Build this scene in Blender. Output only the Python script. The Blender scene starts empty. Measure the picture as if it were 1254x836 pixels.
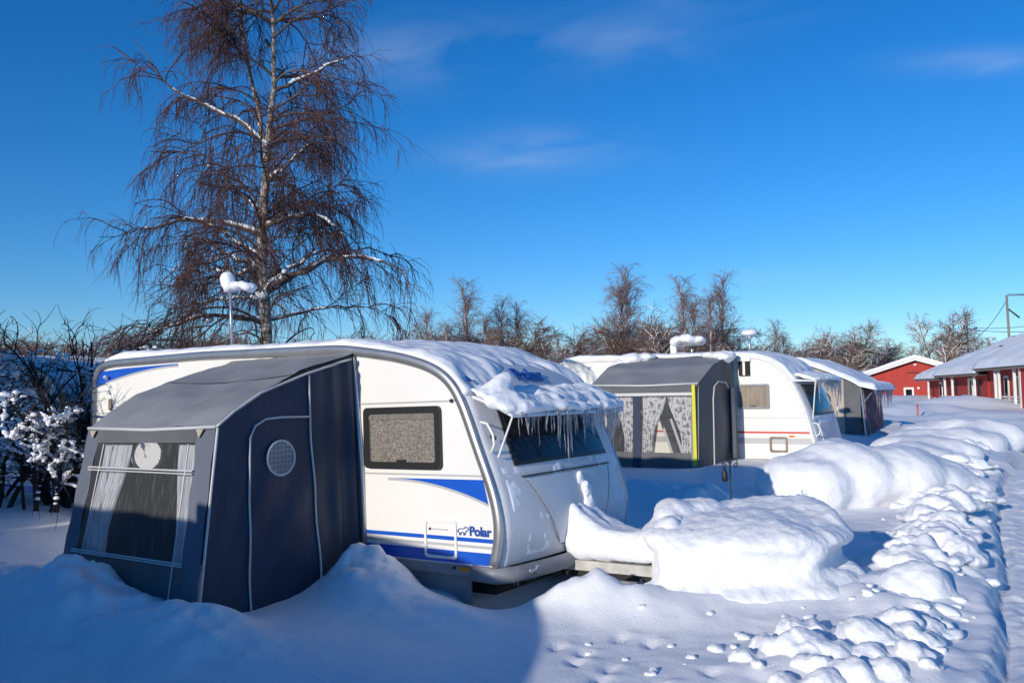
import bpy, bmesh, math, random
import numpy as np
from mathutils import Vector, Matrix
from mathutils.geometry import tessellate_polygon

R = math.radians
rng = np.random.default_rng(7)
random.seed(7)
S = bpy.context.scene
COL = S.collection

# ------------------------------------------------------------------ camera
FPX = 1036.0
pitch, roll = math.atan(62 / FPX), R(1.0)
_f = Vector((0, math.cos(pitch), math.sin(pitch)))
_u = Vector((0, -math.sin(pitch), math.cos(pitch)))
_r = Vector((1, 0, 0))
_R = _r * math.cos(roll) - _u * math.sin(roll)
_U = _u * math.cos(roll) + _r * math.sin(roll)
cam = bpy.data.cameras.new('camera')
cam.lens, cam.sensor_width = 36 * FPX / 1254, 36
cam.clip_start, cam.clip_end = 0.1, 4000
camo = bpy.data.objects.new('camera', cam)
COL.objects.link(camo)
camo.matrix_world = Matrix(((_R.x, _U.x, -_f.x, 0), (_R.y, _U.y, -_f.y, 0), (_R.z, _U.z, -_f.z, 2.0), (0, 0, 0, 1)))
S.camera = camo

# ------------------------------------------------------------------ light
SUN_EL = R(15.0)
SUN_H = Vector((-0.60, -0.80)).normalized()          # horizontal direction towards the sun
sun_dir = Vector((SUN_H.x * math.cos(SUN_EL), SUN_H.y * math.cos(SUN_EL), math.sin(SUN_EL)))
sl = bpy.data.lights.new('sun', 'SUN')
sl.energy, sl.angle, sl.color = 3.3, R(0.5), (1.0, 0.92, 0.80)
so = bpy.data.objects.new('sun', sl)
COL.objects.link(so)
so.rotation_euler = sun_dir.to_track_quat('Z', 'Y').to_euler()
so.location = (-30, -40, 30)

W = bpy.data.worlds.new('World')
S.world = W
W.use_nodes = True
wt = W.node_tree
for n in list(wt.nodes):
    wt.nodes.remove(n)
wo = wt.nodes.new('ShaderNodeOutputWorld')
bg = wt.nodes.new('ShaderNodeBackground')
bg.inputs[1].default_value = 0.132
sky = wt.nodes.new('ShaderNodeTexSky')
sky.sky_type = 'NISHITA'
sky.sun_disc = False
sky.sun_elevation = SUN_EL
sky.sun_rotation = math.atan2(SUN_H.x, SUN_H.y)
sky.air_density, sky.dust_density, sky.ozone_density = 1.0, 0.0, 6.0
sky.altitude = 100
hs = wt.nodes.new('ShaderNodeHueSaturation')
hs.inputs['Saturation'].default_value = 1.17
hs.inputs['Hue'].default_value = 0.505
hs.inputs['Value'].default_value = 0.93
wt.links.new(sky.outputs[0], hs.inputs['Color'])
# thin wisps of cloud, placed by direction
tc = wt.nodes.new('ShaderNodeTexCoord')
sx = wt.nodes.new('ShaderNodeSeparateXYZ')
wt.links.new(tc.outputs['Generated'], sx.inputs[0])


def wmath(op, a, b=None):
    n = wt.nodes.new('ShaderNodeMath')
    n.operation = op
    for k, v in enumerate((a, b)):
        if v is None:
            continue
        if isinstance(v, (int, float)):
            n.inputs[k].default_value = v
        else:
            wt.links.new(v, n.inputs[k])
    return n.outputs[0]


ymax = wmath('MAXIMUM', sx.outputs[1], 0.05)
az, el = wmath('DIVIDE', sx.outputs[0], ymax), wmath('DIVIDE', sx.outputs[2], ymax)
cmb = wt.nodes.new('ShaderNodeCombineXYZ')
wt.links.new(wmath('MULTIPLY', az, 5.0), cmb.inputs[0])
wt.links.new(wmath('MULTIPLY', wmath('SUBTRACT', el, wmath('MULTIPLY', az, 0.12)), 14.0), cmb.inputs[1])
nz = wt.nodes.new('ShaderNodeTexNoise')
nz.inputs['Scale'].default_value = 1.0
nz.inputs['Detail'].default_value = 7
nz.inputs['Distortion'].default_value = 0.7
wt.links.new(cmb.outputs[0], nz.inputs['Vector'])
dens = None
for (a0, e0, wa, we, k) in ((0.035, 0.285, .095, .024, .8), (-.10, .41, .13, .035, .5), (.12, .42, .12, .03, .35), (.575, .385, .09, .018, .55), (.29, .128, .07, .012, .6), (.25, .47, .1, .03, .3)):
    q = wmath('ADD', wmath('POWER', wmath('MULTIPLY', wmath('SUBTRACT', az, a0), 1 / wa), 2.0),
              wmath('POWER', wmath('MULTIPLY', wmath('SUBTRACT', el, e0), 1 / we), 2.0))
    g = wmath('MULTIPLY', wmath('EXPONENT', wmath('MULTIPLY', q, -1.0)), k)
    dens = g if dens is None else wmath('ADD', dens, g)
nn = wmath('MAXIMUM', wmath('MULTIPLY', wmath('SUBTRACT', nz.outputs[0], 0.36), 2.6), 0.0)
dens = wmath('MINIMUM', wmath('MULTIPLY', wmath('MULTIPLY', dens, nn), 0.55), 0.5)
mixc = wt.nodes.new('ShaderNodeMix')
mixc.data_type = 'RGBA'
wt.links.new(dens, mixc.inputs[0])
wt.links.new(hs.outputs[0], mixc.inputs[6])
mixc.inputs[7].default_value = (3.6, 4.2, 5.2, 1)
wt.links.new(mixc.outputs[2], bg.inputs[0])
wt.links.new(bg.outputs[0], wo.inputs[0])

S.view_settings.view_transform = 'Standard'
S.view_settings.look = 'None'
S.view_settings.gamma = 1
S.view_settings.use_curve_mapping = False
S.view_settings.exposure = 0.28
try:
    S.cycles.max_bounces = 8
    S.cycles.transparent_max_bounces = 16
    S.cycles.caustics_refractive = False
    S.cycles.caustics_reflective = False
except Exception:
    pass


# ------------------------------------------------------------------ materials
def mat(name, col, rough=0.6, metal=0.0, var=0.0, vscale=3.0, bump=0.0, bscale=40.0, spec=0.5, trans=0.0, ior=1.45, stretch=None, col2=None):
    m = bpy.data.materials.new(name)
    m.use_nodes = True
    nt = m.node_tree
    p = nt.nodes['Principled BSDF']
    p.inputs['Base Color'].default_value = (*col, 1)
    p.inputs['Roughness'].default_value = rough
    p.inputs['Metallic'].default_value = metal
    p.inputs['Specular IOR Level'].default_value = spec
    p.inputs['Transmission Weight'].default_value = trans
    p.inputs['IOR'].default_value = ior
    t = nt.nodes.new('ShaderNodeTexCoord')
    src = t.outputs['Object']
    if stretch:
        mp = nt.nodes.new('ShaderNodeMapping')
        mp.inputs['Scale'].default_value = stretch
        nt.links.new(src, mp.inputs[0])
        src = mp.outputs[0]
    if var > 0 or col2:
        n = nt.nodes.new('ShaderNodeTexNoise')
        n.inputs['Scale'].default_value = vscale
        n.inputs['Detail'].default_value = 6
        nt.links.new(src, n.inputs['Vector'])
        r = nt.nodes.new('ShaderNodeValToRGB')
        c2 = col2 or tuple(c * (1 - var) for c in col)
        r.color_ramp.elements[0].position = 0.32
        r.color_ramp.elements[1].position = 0.66
        r.color_ramp.elements[0].color = (*c2, 1)
        r.color_ramp.elements[1].color = (*[min(1, c * (1 + (var * .3 if not col2 else 0))) for c in col], 1)
        nt.links.new(n.outputs[0], r.inputs[0])
        nt.links.new(r.outputs[0], p.inputs['Base Color'])
    if bump > 0:
        n2 = nt.nodes.new('ShaderNodeTexNoise')
        n2.inputs['Scale'].default_value = bscale
        n2.inputs['Detail'].default_value = 5
        nt.links.new(src, n2.inputs['Vector'])
        b = nt.nodes.new('ShaderNodeBump')
        b.inputs['Strength'].default_value = 1.0
        b.inputs['Distance'].default_value = bump
        nt.links.new(n2.outputs[0], b.inputs['Height'])
        nt.links.new(b.outputs[0], p.inputs['Normal'])
    return m


def glassy(name, tint, alpha, rough=0.03, frost=0.0):
    """thin clear sheet: part see-through, part mirror, with a faint film"""
    m = bpy.data.materials.new(name)
    m.use_nodes = True
    nt = m.node_tree
    for n in list(nt.nodes):
        nt.nodes.remove(n)
    o = nt.nodes.new('ShaderNodeOutputMaterial')
    tr = nt.nodes.new('ShaderNodeBsdfTransparent')
    tr.inputs[0].default_value = (*tint, 1)
    gl = nt.nodes.new('ShaderNodeBsdfPrincipled')
    gl.inputs['Base Color'].default_value = (*[c * .5 for c in tint], 1)
    gl.inputs['Roughness'].default_value = rough
    mx = nt.nodes.new('ShaderNodeMixShader')
    mx.inputs[0].default_value = alpha
    nt.links.new(tr.outputs[0], mx.inputs[1])
    nt.links.new(gl.outputs[0], mx.inputs[2])
    nt.links.new(mx.outputs[0], o.inputs[0])
    if frost:
        t = nt.nodes.new('ShaderNodeTexCoord')
        mp = nt.nodes.new('ShaderNodeMapping')
        mp.inputs['Rotation'].default_value = (0, .5, 0)
        mp.inputs['Scale'].default_value = (26, 3, 4)
        n = nt.nodes.new('ShaderNodeTexNoise')
        n.inputs['Scale'].default_value = 1.0
        n.inputs['Detail'].default_value = 6
        r = nt.nodes.new('ShaderNodeMapRange')
        r.inputs['From Min'].default_value, r.inputs['From Max'].default_value = .52, .78
        r.inputs['To Min'].default_value, r.inputs['To Max'].default_value = alpha, frost
        nt.links.new(t.outputs['Object'], mp.inputs[0])
        nt.links.new(mp.outputs[0], n.inputs['Vector'])
        nt.links.new(n.outputs[0], r.inputs['Value'])
        nt.links.new(r.outputs[0], mx.inputs[0])
    return m


def snow_mat(name, b1=0.012, b2=0.004, s1=9.0, s2=70.0, col=(.86, .87, .89)):
    m = bpy.data.materials.new(name)
    m.use_nodes = True
    nt = m.node_tree
    p = nt.nodes['Principled BSDF']
    p.inputs['Base Color'].default_value = (*col, 1)
    p.inputs['Roughness'].default_value = 0.62
    p.inputs['Specular IOR Level'].default_value = 0.25
    t = nt.nodes.new('ShaderNodeTexCoord')
    prev = None
    for sc, d in ((s1, b1), (s2, b2)):
        n = nt.nodes.new('ShaderNodeTexNoise')
        n.inputs['Scale'].default_value = sc
        n.inputs['Detail'].default_value = 6
        n.inputs['Roughness'].default_value = 0.6
        nt.links.new(t.outputs['Object'], n.inputs['Vector'])
        b = nt.nodes.new('ShaderNodeBump')
        b.inputs['Strength'].default_value = 1.0
        b.inputs['Distance'].default_value = d
        nt.links.new(n.outputs[0], b.inputs['Height'])
        if prev:
            nt.links.new(prev.outputs[0], b.inputs['Normal'])
        prev = b
    nt.links.new(prev.outputs[0], p.inputs['Normal'])
    return m


def cloth_mat(name, col, col2, sc, stretch, rough=.85, transl=.3, thr=(.45, .55)):
    m = mat(name, col, rough, var=0.0)
    nt = m.node_tree
    p = nt.nodes['Principled BSDF']
    t = nt.nodes.new('ShaderNodeTexCoord')
    mp = nt.nodes.new('ShaderNodeMapping')
    mp.inputs['Scale'].default_value = stretch
    v = nt.nodes.new('ShaderNodeTexNoise')
    v.inputs['Scale'].default_value = sc
    v.inputs['Detail'].default_value = 3
    r = nt.nodes.new('ShaderNodeValToRGB')
    r.color_ramp.elements[0].position, r.color_ramp.elements[1].position = thr
    r.color_ramp.elements[0].color = (*col, 1)
    r.color_ramp.elements[1].color = (*col2, 1)
    nt.links.new(t.outputs['Object'], mp.inputs[0])
    nt.links.new(mp.outputs[0], v.inputs['Vector'])
    nt.links.new(v.outputs[0], r.inputs[0])
    nt.links.new(r.outputs[0], p.inputs['Base Color'])
    if transl:
        tl = nt.nodes.new('ShaderNodeBsdfTranslucent')
        nt.links.new(r.outputs[0], tl.inputs[0])
        mx = nt.nodes.new('ShaderNodeMixShader')
        mx.inputs[0].default_value = transl
        nt.links.new(p.outputs[0], mx.inputs[1])
        nt.links.new(tl.outputs[0], mx.inputs[2])
        nt.links.new(mx.outputs[0], nt.nodes['Material Output'].inputs[0])
    return m


M = {}
M['snow'] = snow_mat('snow', .012, .006, 11.0, 75.0)
M['clodsnow'] = snow_mat('clod_snow', .006, .002, 2.2, 9.0)
M['ground'] = snow_mat('ground_snow', .010, .006, 6.0, 85.0)
M['roofsnow'] = snow_mat('roof_snow', .008, .003, 7.0, 60.0)
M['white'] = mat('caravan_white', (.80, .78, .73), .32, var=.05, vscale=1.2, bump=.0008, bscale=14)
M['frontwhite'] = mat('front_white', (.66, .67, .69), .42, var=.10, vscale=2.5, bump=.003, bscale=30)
M['silver'] = mat('silver_trim', (.47, .47, .46), .34, metal=.75, var=.12, vscale=6)
M['greyplastic'] = mat('grey_plastic', (.24, .245, .26), .45, var=.15, vscale=8, bump=.001, bscale=60)
M['greystripe'] = mat('grey_stripe', (.45, .45, .45), .4)
M['blue'] = mat('blue_stripe', (.012, .095, .50), .3, var=.08)
M['logoblue'] = mat('logo_blue', (.02, .08, .33), .35)
M['red'] = mat('red_stripe', (.55, .06, .05), .4)
M['black'] = mat('black_rubber', (.02, .02, .022), .4)
M['dark'] = mat('dark_chassis', (.025, .024, .022), .8, var=.4, vscale=5)
M['darkglass'] = mat('dark_window', (.010, .012, .015), .08, spec=.6)
M['pane'] = glassy('clear_pane', (.92, .93, .93), .07)
M['vinyl'] = glassy('clear_vinyl', (.90, .91, .92), .10, .12, .24)
M['lace'] = cloth_mat('lace_curtain', (.40, .33, .26), (.17, .135, .105), 60, (1, 1, 1), transl=0)
M['beige'] = cloth_mat('beige_curtain', (.48, .37, .28), (.38, .29, .22), 6, (3, 3, .4), transl=0)
M['orange'] = mat('orange_lamp', (.75, .20, .02), .25)
M['fabricgrey'] = mat('grey_awning_fabric', (.26, .262, .275), .7, var=.18, vscale=2.0, bump=.004, bscale=6)
M['stripgrey'] = mat('blue_grey_awning_fabric', (.115, .13, .165), .7, var=.15, vscale=2.5, bump=.005, bscale=6)
M['fabricnavy'] = mat('navy_awning_fabric', (.015, .031, .068), .62, var=.15, vscale=3, bump=.014, bscale=3.2, stretch=(1, 2.2, .9))
M['fabricdark'] = mat('dark_grey_fabric', (.11, .113, .12), .68, var=.2, vscale=3, bump=.006, bscale=6, stretch=(1, 3, .5))
M['piping'] = mat('white_piping', (.55, .55, .54), .5)
M['curtain'] = cloth_mat('grey_curtain', (.88, .88, .89), (.68, .68, .70), 3, (9, 2, .15), transl=.3)
M['flower'] = cloth_mat('patterned_curtain', (.86, .84, .80), (.30, .26, .26), 15, (1, 1, 1), transl=.25, thr=(.50, .60))
M['pink'] = cloth_mat('pink_curtain', (.50, .32, .34), (.20, .12, .14), 6, (5, 5, .6), transl=.3)
M['lattice'] = cloth_mat('vent_window', (.72, .71, .68), (.58, .58, .58), 5, (1, 1, 1), transl=.6)
M['beigefab'] = mat('beige_fabric', (.42, .36, .29), .8, var=.1)
M['yellow'] = mat('yellow_strap', (.62, .60, .02), .55)
M['alu'] = mat('aluminium_tube', (.55, .56, .58), .35, metal=.8)
M['iron'] = mat('wrought_iron', (.02, .02, .022), .5)
M['ice'] = mat('ice', (.86, .91, .97), .12, trans=.75, ior=1.31, bump=.004, bscale=30)
M['redwood'] = mat('falu_red_boards', (.43, .044, .032), .75, var=.22, vscale=2.2, bump=.01, bscale=5, stretch=(6, 6, .25))
M['whitewood'] = mat('white_painted_wood', (.74, .73, .70), .55, var=.12, vscale=4)
M['greywood'] = mat('weathered_wood', (.26, .22, .18), .85, var=.35, vscale=6, bump=.006, bscale=14, stretch=(4, 4, .4))
M['plank'] = mat('frosted_plank', (.50, .49, .45), .7, var=.3, vscale=7, bump=.004, bscale=20)
M['wire'] = mat('black_wire', (.03, .03, .035), .6)
M['rooftile'] = mat('dark_roofing', (.05, .05, .055), .7)
M['bark'] = mat('birch_bark', (.50, .43, .34), .8, vscale=5, col2=(.06, .048, .04), bump=.01, bscale=12, stretch=(1, 1, 2.2))
M['limb'] = mat('birch_limb', (.13, .10, .085), .85, var=.4, vscale=5)
M['twig'] = mat('birch_twig', (.11, .055, .048), .8, var=.3, vscale=1.5)
M['bgbark'] = mat('far_birch_bark', (.58, .52, .46), .85, vscale=1.6, col2=(.26, .21, .18))
M['bgtwig'] = mat('far_twigs', (.20, .14, .135), .9, var=.3, vscale=.7)
M['bgfine'] = mat('fine_birch_twigs', (.27, .20, .195), .9, var=.3, vscale=.7)
M['bgbrown'] = mat('brown_twigs', (.22, .14, .10), .9, var=.35, vscale=.7)
M['bgdark'] = mat('conifer_needles', (.020, .026, .018), .9, var=.3)
M['bushbark'] = mat('dark_bush_stems', (.035, .027, .024), .9, var=.3)
M['bgfrost'] = mat('snowy_twigs', (.48, .46, .46), .9, col2=(.16, .12, .10), vscale=1.6)


# ------------------------------------------------------------------ mesh helpers
def tag(o, label, cat, group=None, kind=None):
    if label:
        o['label'] = label
    if cat:
        o['category'] = cat
    if group:
        o['group'] = group
    if kind:
        o['kind'] = kind
    return o


def empty(name, label, cat, matrix=None, group=None):
    o = bpy.data.objects.new(name, None)
    o.empty_display_size = .2
    COL.objects.link(o)
    if matrix is not None:
        o.matrix_world = matrix
    return tag(o, label, cat, group)


def npmesh(name, V, F, m, parent=None, smooth=False):
    """V (n,3); F list of (k,4) / (k,3) index arrays"""
    me = bpy.data.meshes.new(name)
    V = np.asarray(V, np.float32).reshape(-1, 3)
    if not isinstance(F, (list, tuple)):
        F = [F]
    F = [np.asarray(f, np.int32) for f in F if len(f)]
    me.vertices.add(len(V))
    me.vertices.foreach_set('co', V.ravel())
    nl = sum(f.size for f in F)
    npol = sum(len(f) for f in F)
    me.loops.add(nl)
    me.loops.foreach_set('vertex_index', np.concatenate([f.ravel() for f in F]))
    me.polygons.add(npol)
    tot = np.concatenate([np.full(len(f), f.shape[1], np.int32) for f in F])
    st = np.concatenate([[0], np.cumsum(tot)[:-1]]).astype(np.int32)
    me.polygons.foreach_set('loop_start', st)
    me.polygons.foreach_set('loop_total', tot)
    me.polygons.foreach_set('use_smooth', np.full(npol, bool(smooth)))
    me.materials.append(m)
    me.update(calc_edges=True)
    me.validate()
    o = bpy.data.objects.new(name, me)
    COL.objects.link(o)
    if parent:
        o.parent = parent
    return o


class MB:
    """collects shapes that end up as ONE mesh object"""

    def __init__(s):
        s.V, s.F = [], []

    def poly(s, vs, faces):
        b = len(s.V)
        s.V += [tuple(map(float, v)) for v in vs]
        s.F += [tuple(i + b for i in f) for f in faces]
        return s

    def box(s, lo, hi, mtx=None):
        x0, y0, z0 = lo
        x1, y1, z1 = hi
        vs = [(x, y, z) for z in (z0, z1) for y in (y0, y1) for x in (x0, x1)]
        if mtx:
            vs = [mtx @ Vector(v) for v in vs]
        return s.poly(vs, [(0, 2, 3, 1), (4, 5, 7, 6), (0, 1, 5, 4), (2, 6, 7, 3), (0, 4, 6, 2), (1, 3, 7, 5)])

    def tube(s, pts, rad, n=8, cap=True, sq=(1, 1)):
        pts = [Vector(p) for p in pts]
        rad = rad if hasattr(rad, '__len__') else [rad] * len(pts)
        b = len(s.V)
        ref = None
        for i, p in enumerate(pts):
            t = (pts[min(i + 1, len(pts) - 1)] - pts[max(i - 1, 0)])
            t = t.normalized() if t.length > 1e-9 else Vector((0, 0, 1))
            if ref is None:
                ref = Vector((0, 1, 0)) if abs(t.y) < .8 else Vector((1, 0, 0))
            a = (ref - t * ref.dot(t)).normalized()
            c = t.cross(a)
            ref = a
            for k in range(n):
                th = 2 * math.pi * k / n
                s.V.append(tuple(p + (a * math.cos(th) * sq[0] + c * math.sin(th) * sq[1]) * rad[i]))
        for i in range(len(pts) - 1):
            for k in range(n):
                k2 = (k + 1) % n
                s.F.append((b + i * n + k, b + i * n + k2, b + (i + 1) * n + k2, b + (i + 1) * n + k))
        if cap:
            s.F.append(tuple(b + k for k in range(n))[::-1])
            e = b + (len(pts) - 1) * n
            s.F.append(tuple(e + k for k in range(n)))
        return s

    def prism(s, pts2, lo, hi, axis='y'):
        """closed 2-D outline swept along an axis; 'y': (x,z), 'x': (y,z), 'z': (x,y)"""
        def P(a, b, t):
            return {'y': (a, t, b), 'x': (t, a, b), 'z': (a, b, t)}[axis]
        n = len(pts2)
        vs = [P(a, b, lo) for a, b in pts2] + [P(a, b, hi) for a, b in pts2]
        fs = [(i, (i + 1) % n, n + (i + 1) % n, n + i) for i in range(n)]
        tri = tessellate_polygon([[Vector((a, b, 0)) for a, b in pts2]])
        fs += [tuple(t) for t in tri] + [tuple(n + i for i in t)[::-1] for t in tri]
        return s.poly(vs, fs)

    def build(s, name, m, parent=None, smooth=False, bevel=0.0):
        me = bpy.data.meshes.new(name)
        me.from_pydata(s.V, [], s.F)
        bm = bmesh.new()
        bm.from_mesh(me)
        bmesh.ops.recalc_face_normals(bm, faces=bm.faces)
        if bevel:
            bmesh.ops.remove_doubles(bm, verts=bm.verts, dist=1e-5)
            es = [e for e in bm.edges if len(e.link_faces) == 2 and e.calc_face_angle(0) > .6]
            bmesh.ops.bevel(bm, geom=es, offset=bevel, segments=2, affect='EDGES', profile=.5)
        for f in bm.faces:
            f.smooth = smooth
        bm.to_mesh(me)
        bm.free()
        me.materials.append(m)
        o = bpy.data.objects.new(name, me)
        COL.objects.link(o)
        if parent:
            o.parent = parent
        return o


def grid_faces(nu, nv):
    i, j = np.meshgrid(np.arange(nu - 1), np.arange(nv - 1), indexing='ij')
    a = (i * nv + j).ravel()
    return np.stack([a, a + 1, a + nv + 1, a + nv], 1)


def _h(ix, iy, seed):
    n = (ix.astype(np.int64) * 374761393 + iy.astype(np.int64) * 668265263 + seed * 974634599) & 0xffffffff
    n = ((n ^ (n >> 13)) * 1274126177) & 0xffffffff
    return ((n ^ (n >> 16)) & 0xffff) / 65535.0 * 2 - 1


def vn(x, y, seed=0):
    x, y = np.asarray(x, float), np.asarray(y, float)
    ix, iy = np.floor(x), np.floor(y)
    fx, fy = x - ix, y - iy
    fx, fy = fx ** 3 * (fx * (fx * 6 - 15) + 10), fy ** 3 * (fy * (fy * 6 - 15) + 10)
    ix, iy = ix.astype(int), iy.astype(int)
    a, b = _h(ix, iy, seed), _h(ix + 1, iy, seed)
    c, d = _h(ix, iy + 1, seed), _h(ix + 1, iy + 1, seed)
    return (a * (1 - fx) + b * fx) * (1 - fy) + (c * (1 - fx) + d * fx) * fy


def fbm(x, y, oct=4, seed=0, gain=.5):
    t, a = 0, 1
    c, s_ = math.cos(.6), math.sin(.6)
    for k in range(oct):
        t = t + a * vn(x, y, seed + k)
        x, y = (x * c - y * s_) * 2.03 + 11.3, (x * s_ + y * c) * 2.03 - 7.1
        a *= gain
    return t


def n3(P, seed=0, oct=3):
    return (fbm(P[:, 0] + P[:, 2] * .71, P[:, 1] - P[:, 2] * .53, oct, seed) + fbm(P[:, 2] + P[:, 1] * .37, P[:, 0] - P[:, 1] * .61, oct, seed + 31)) * .6


def smooth(a, b, x):
    t = np.clip((x - a) / (b - a), 0, 1)
    return t * t * (3 - 2 * t)


def _ico(k):
    bm = bmesh.new()
    bmesh.ops.create_icosphere(bm, subdivisions=k, radius=1.0)
    bm.verts.ensure_lookup_table()
    V = np.array([v.co[:] for v in bm.verts])
    F = np.array([[v.index for v in f.verts] for f in bm.faces])
    bm.free()
    return V, F


ICO = {2: _ico(2), 3: _ico(3)}


def blob(name, balls, m, parent=None, voxel=.03, it=10, noise=((.05, 3.0),), flat=None, seed=1, extra=None):
    """a lumpy snow body: balls (centre, radii) fused into one skin"""
    V0, F0 = ICO[2 if len(balls) > 300 else 3]
    Vs = [V0 * np.array(r if hasattr(r, '__len__') else (r, r, r)) + np.array(c) for c, r in balls]
    Fs = [F0 + k * len(V0) for k in range(len(balls))]
    b0 = len(Vs) * len(V0)
    Fl = np.concatenate(Fs).tolist()
    Vl = np.concatenate(Vs).tolist()
    if extra:
        Fl += [tuple(i + b0 for i in f) for f in extra.F]
        Vl += extra.V
    me = bpy.data.meshes.new('tmp')
    me.from_pydata(Vl, [], Fl)
    o = bpy.data.objects.new('tmp', me)
    COL.objects.link(o)
    md = o.modifiers.new('r', 'REMESH')
    md.mode, md.voxel_size = 'VOXEL', voxel
    ms = o.modifiers.new('s', 'SMOOTH')
    ms.factor, ms.iterations = .5, it
    dg = bpy.context.evaluated_depsgraph_get()
    me2 = bpy.data.meshes.new_from_object(o.evaluated_get(dg))
    bpy.data.objects.remove(o)
    bpy.data.meshes.remove(me)
    n = len(me2.vertices)
    V = np.empty(n * 3)
    me2.vertices.foreach_get('co', V)
    V = V.reshape(-1, 3)
    N = np.empty(n * 3)
    me2.vertices.foreach_get('normal', N)
    N = N.reshape(-1, 3)
    for (a, f) in noise:
        V = V + N * (a * n3(V * f, seed))[:, None]
    if flat is not None:
        V[:, 2] = np.maximum(V[:, 2], flat)
    me2.vertices.foreach_set('co', V.ravel())
    me2.polygons.foreach_set('use_smooth', np.ones(len(me2.polygons), bool))
    me2.name = name
    me2.materials.clear()
    me2.materials.append(m)
    me2.update()
    ob = bpy.data.objects.new(name, me2)
    COL.objects.link(ob)
    if parent:
        ob.parent = parent
    return ob


def split_parts(o, most=60):
    """turn the loose pieces of a part into parts of their own"""
    me = o.data
    n = len(me.vertices)
    lab = np.arange(n)
    E_ = np.empty(len(me.edges) * 2, np.int32)
    me.edges.foreach_get('vertices', E_)
    E_ = E_.reshape(-1, 2)
    while True:
        new = lab.copy()
        np.minimum.at(new, E_[:, 0], lab[E_[:, 1]])
        np.minimum.at(new, E_[:, 1], lab[E_[:, 0]])
        new = new[new]
        if (new == lab).all():
            break
        lab = new
    ids, cnt = np.unique(lab, return_counts=True)
    ids = ids[np.argsort(-cnt)]
    few, rest = ids[:most], ids[most:]
    V = np.empty(n * 3)
    me.vertices.foreach_get('co', V)
    V = V.reshape(-1, 3)
    polys = [tuple(p.vertices) for p in me.polygons]
    pl = np.array([lab[p[0]] for p in polys])
    for i_ in list(few) + ([None] if len(rest) else []):
        sel = np.isin(lab, rest) if i_ is None else lab == i_
        idx = np.nonzero(sel)[0]
        mp = {int(a): k for k, a in enumerate(idx)}
        Fq = [[mp[v] for v in polys[k]] for k in np.nonzero(np.isin(pl, rest) if i_ is None else pl == i_)[0]]
        mb = MB()
        mb.V, mb.F = [tuple(v) for v in V[idx]], Fq
        c = mb.build(o.name.split('.')[0], me.materials[0], o.parent, True)
        if i_ is None:
            c['kind'] = 'stuff'
    bpy.data.objects.remove(o)


def dup(o, matrix=None, parent=None, label=None, skip=()):
    c = o.copy()
    COL.objects.link(c)
    if parent is not None:
        c.parent = parent
    for ch in list(o.children):
        if ch.name.split('.')[0] not in skip:
            dup(ch, None, c, None, skip)
    if matrix is not None:
        c.matrix_world = matrix
    if label:
        c['label'] = label
    return c


def frame(x, y, z, ang, tilt=0.0):
    a, t = R(ang), R(tilt)
    X = Vector((math.cos(a) * math.cos(t), math.sin(a) * math.cos(t), math.sin(t)))
    Y = Vector((-math.sin(a), math.cos(a), 0))
    Z = X.cross(Y)
    return Matrix(((X.x, Y.x, Z.x, x), (X.y, Y.y, Z.y, y), (X.z, Y.z, Z.z, z), (0, 0, 0, 1)))


FR1 = frame(-.22, 7.40, 0, -34.6, 1.1)
FR2 = frame(6.06, 17.0, 0.06, -33.5, 0.0)


# ------------------------------------------------------------------ ground
def gauss(x, y, cx, cy, rx, ry=None, ang=0.0, p=1.0):
    ry = ry or rx
    c, s_ = math.cos(R(ang)), math.sin(R(ang))
    dx, dy = x - cx, y - cy
    u, v = (dx * c + dy * s_) / rx, (-dx * s_ + dy * c) / ry
    return np.exp(-(u * u + v * v) ** p)


TRACK = np.array([(.75, 1.0), (2.05, 3.7), (2.95, 5.45), (4.78, 8.6), (7.21, 12.9), (8.75, 15.3), (11.2, 19.0), (13.2, 22.0), (20.5, 32.0), (30.5, 45.0), (44, 62)])
BANK = np.array([(2.80, 6.1), (3.85, 8.1), (6.05, 11.9), (8.45, 16.2), (11.9, 21.8), (18.3, 31)])


def track_d(x, y):
    """signed distance right (+) of the road's edge line"""
    xt = np.interp(y, TRACK[:, 1], TRACK[:, 0])
    return (x - xt) * .86


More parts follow.
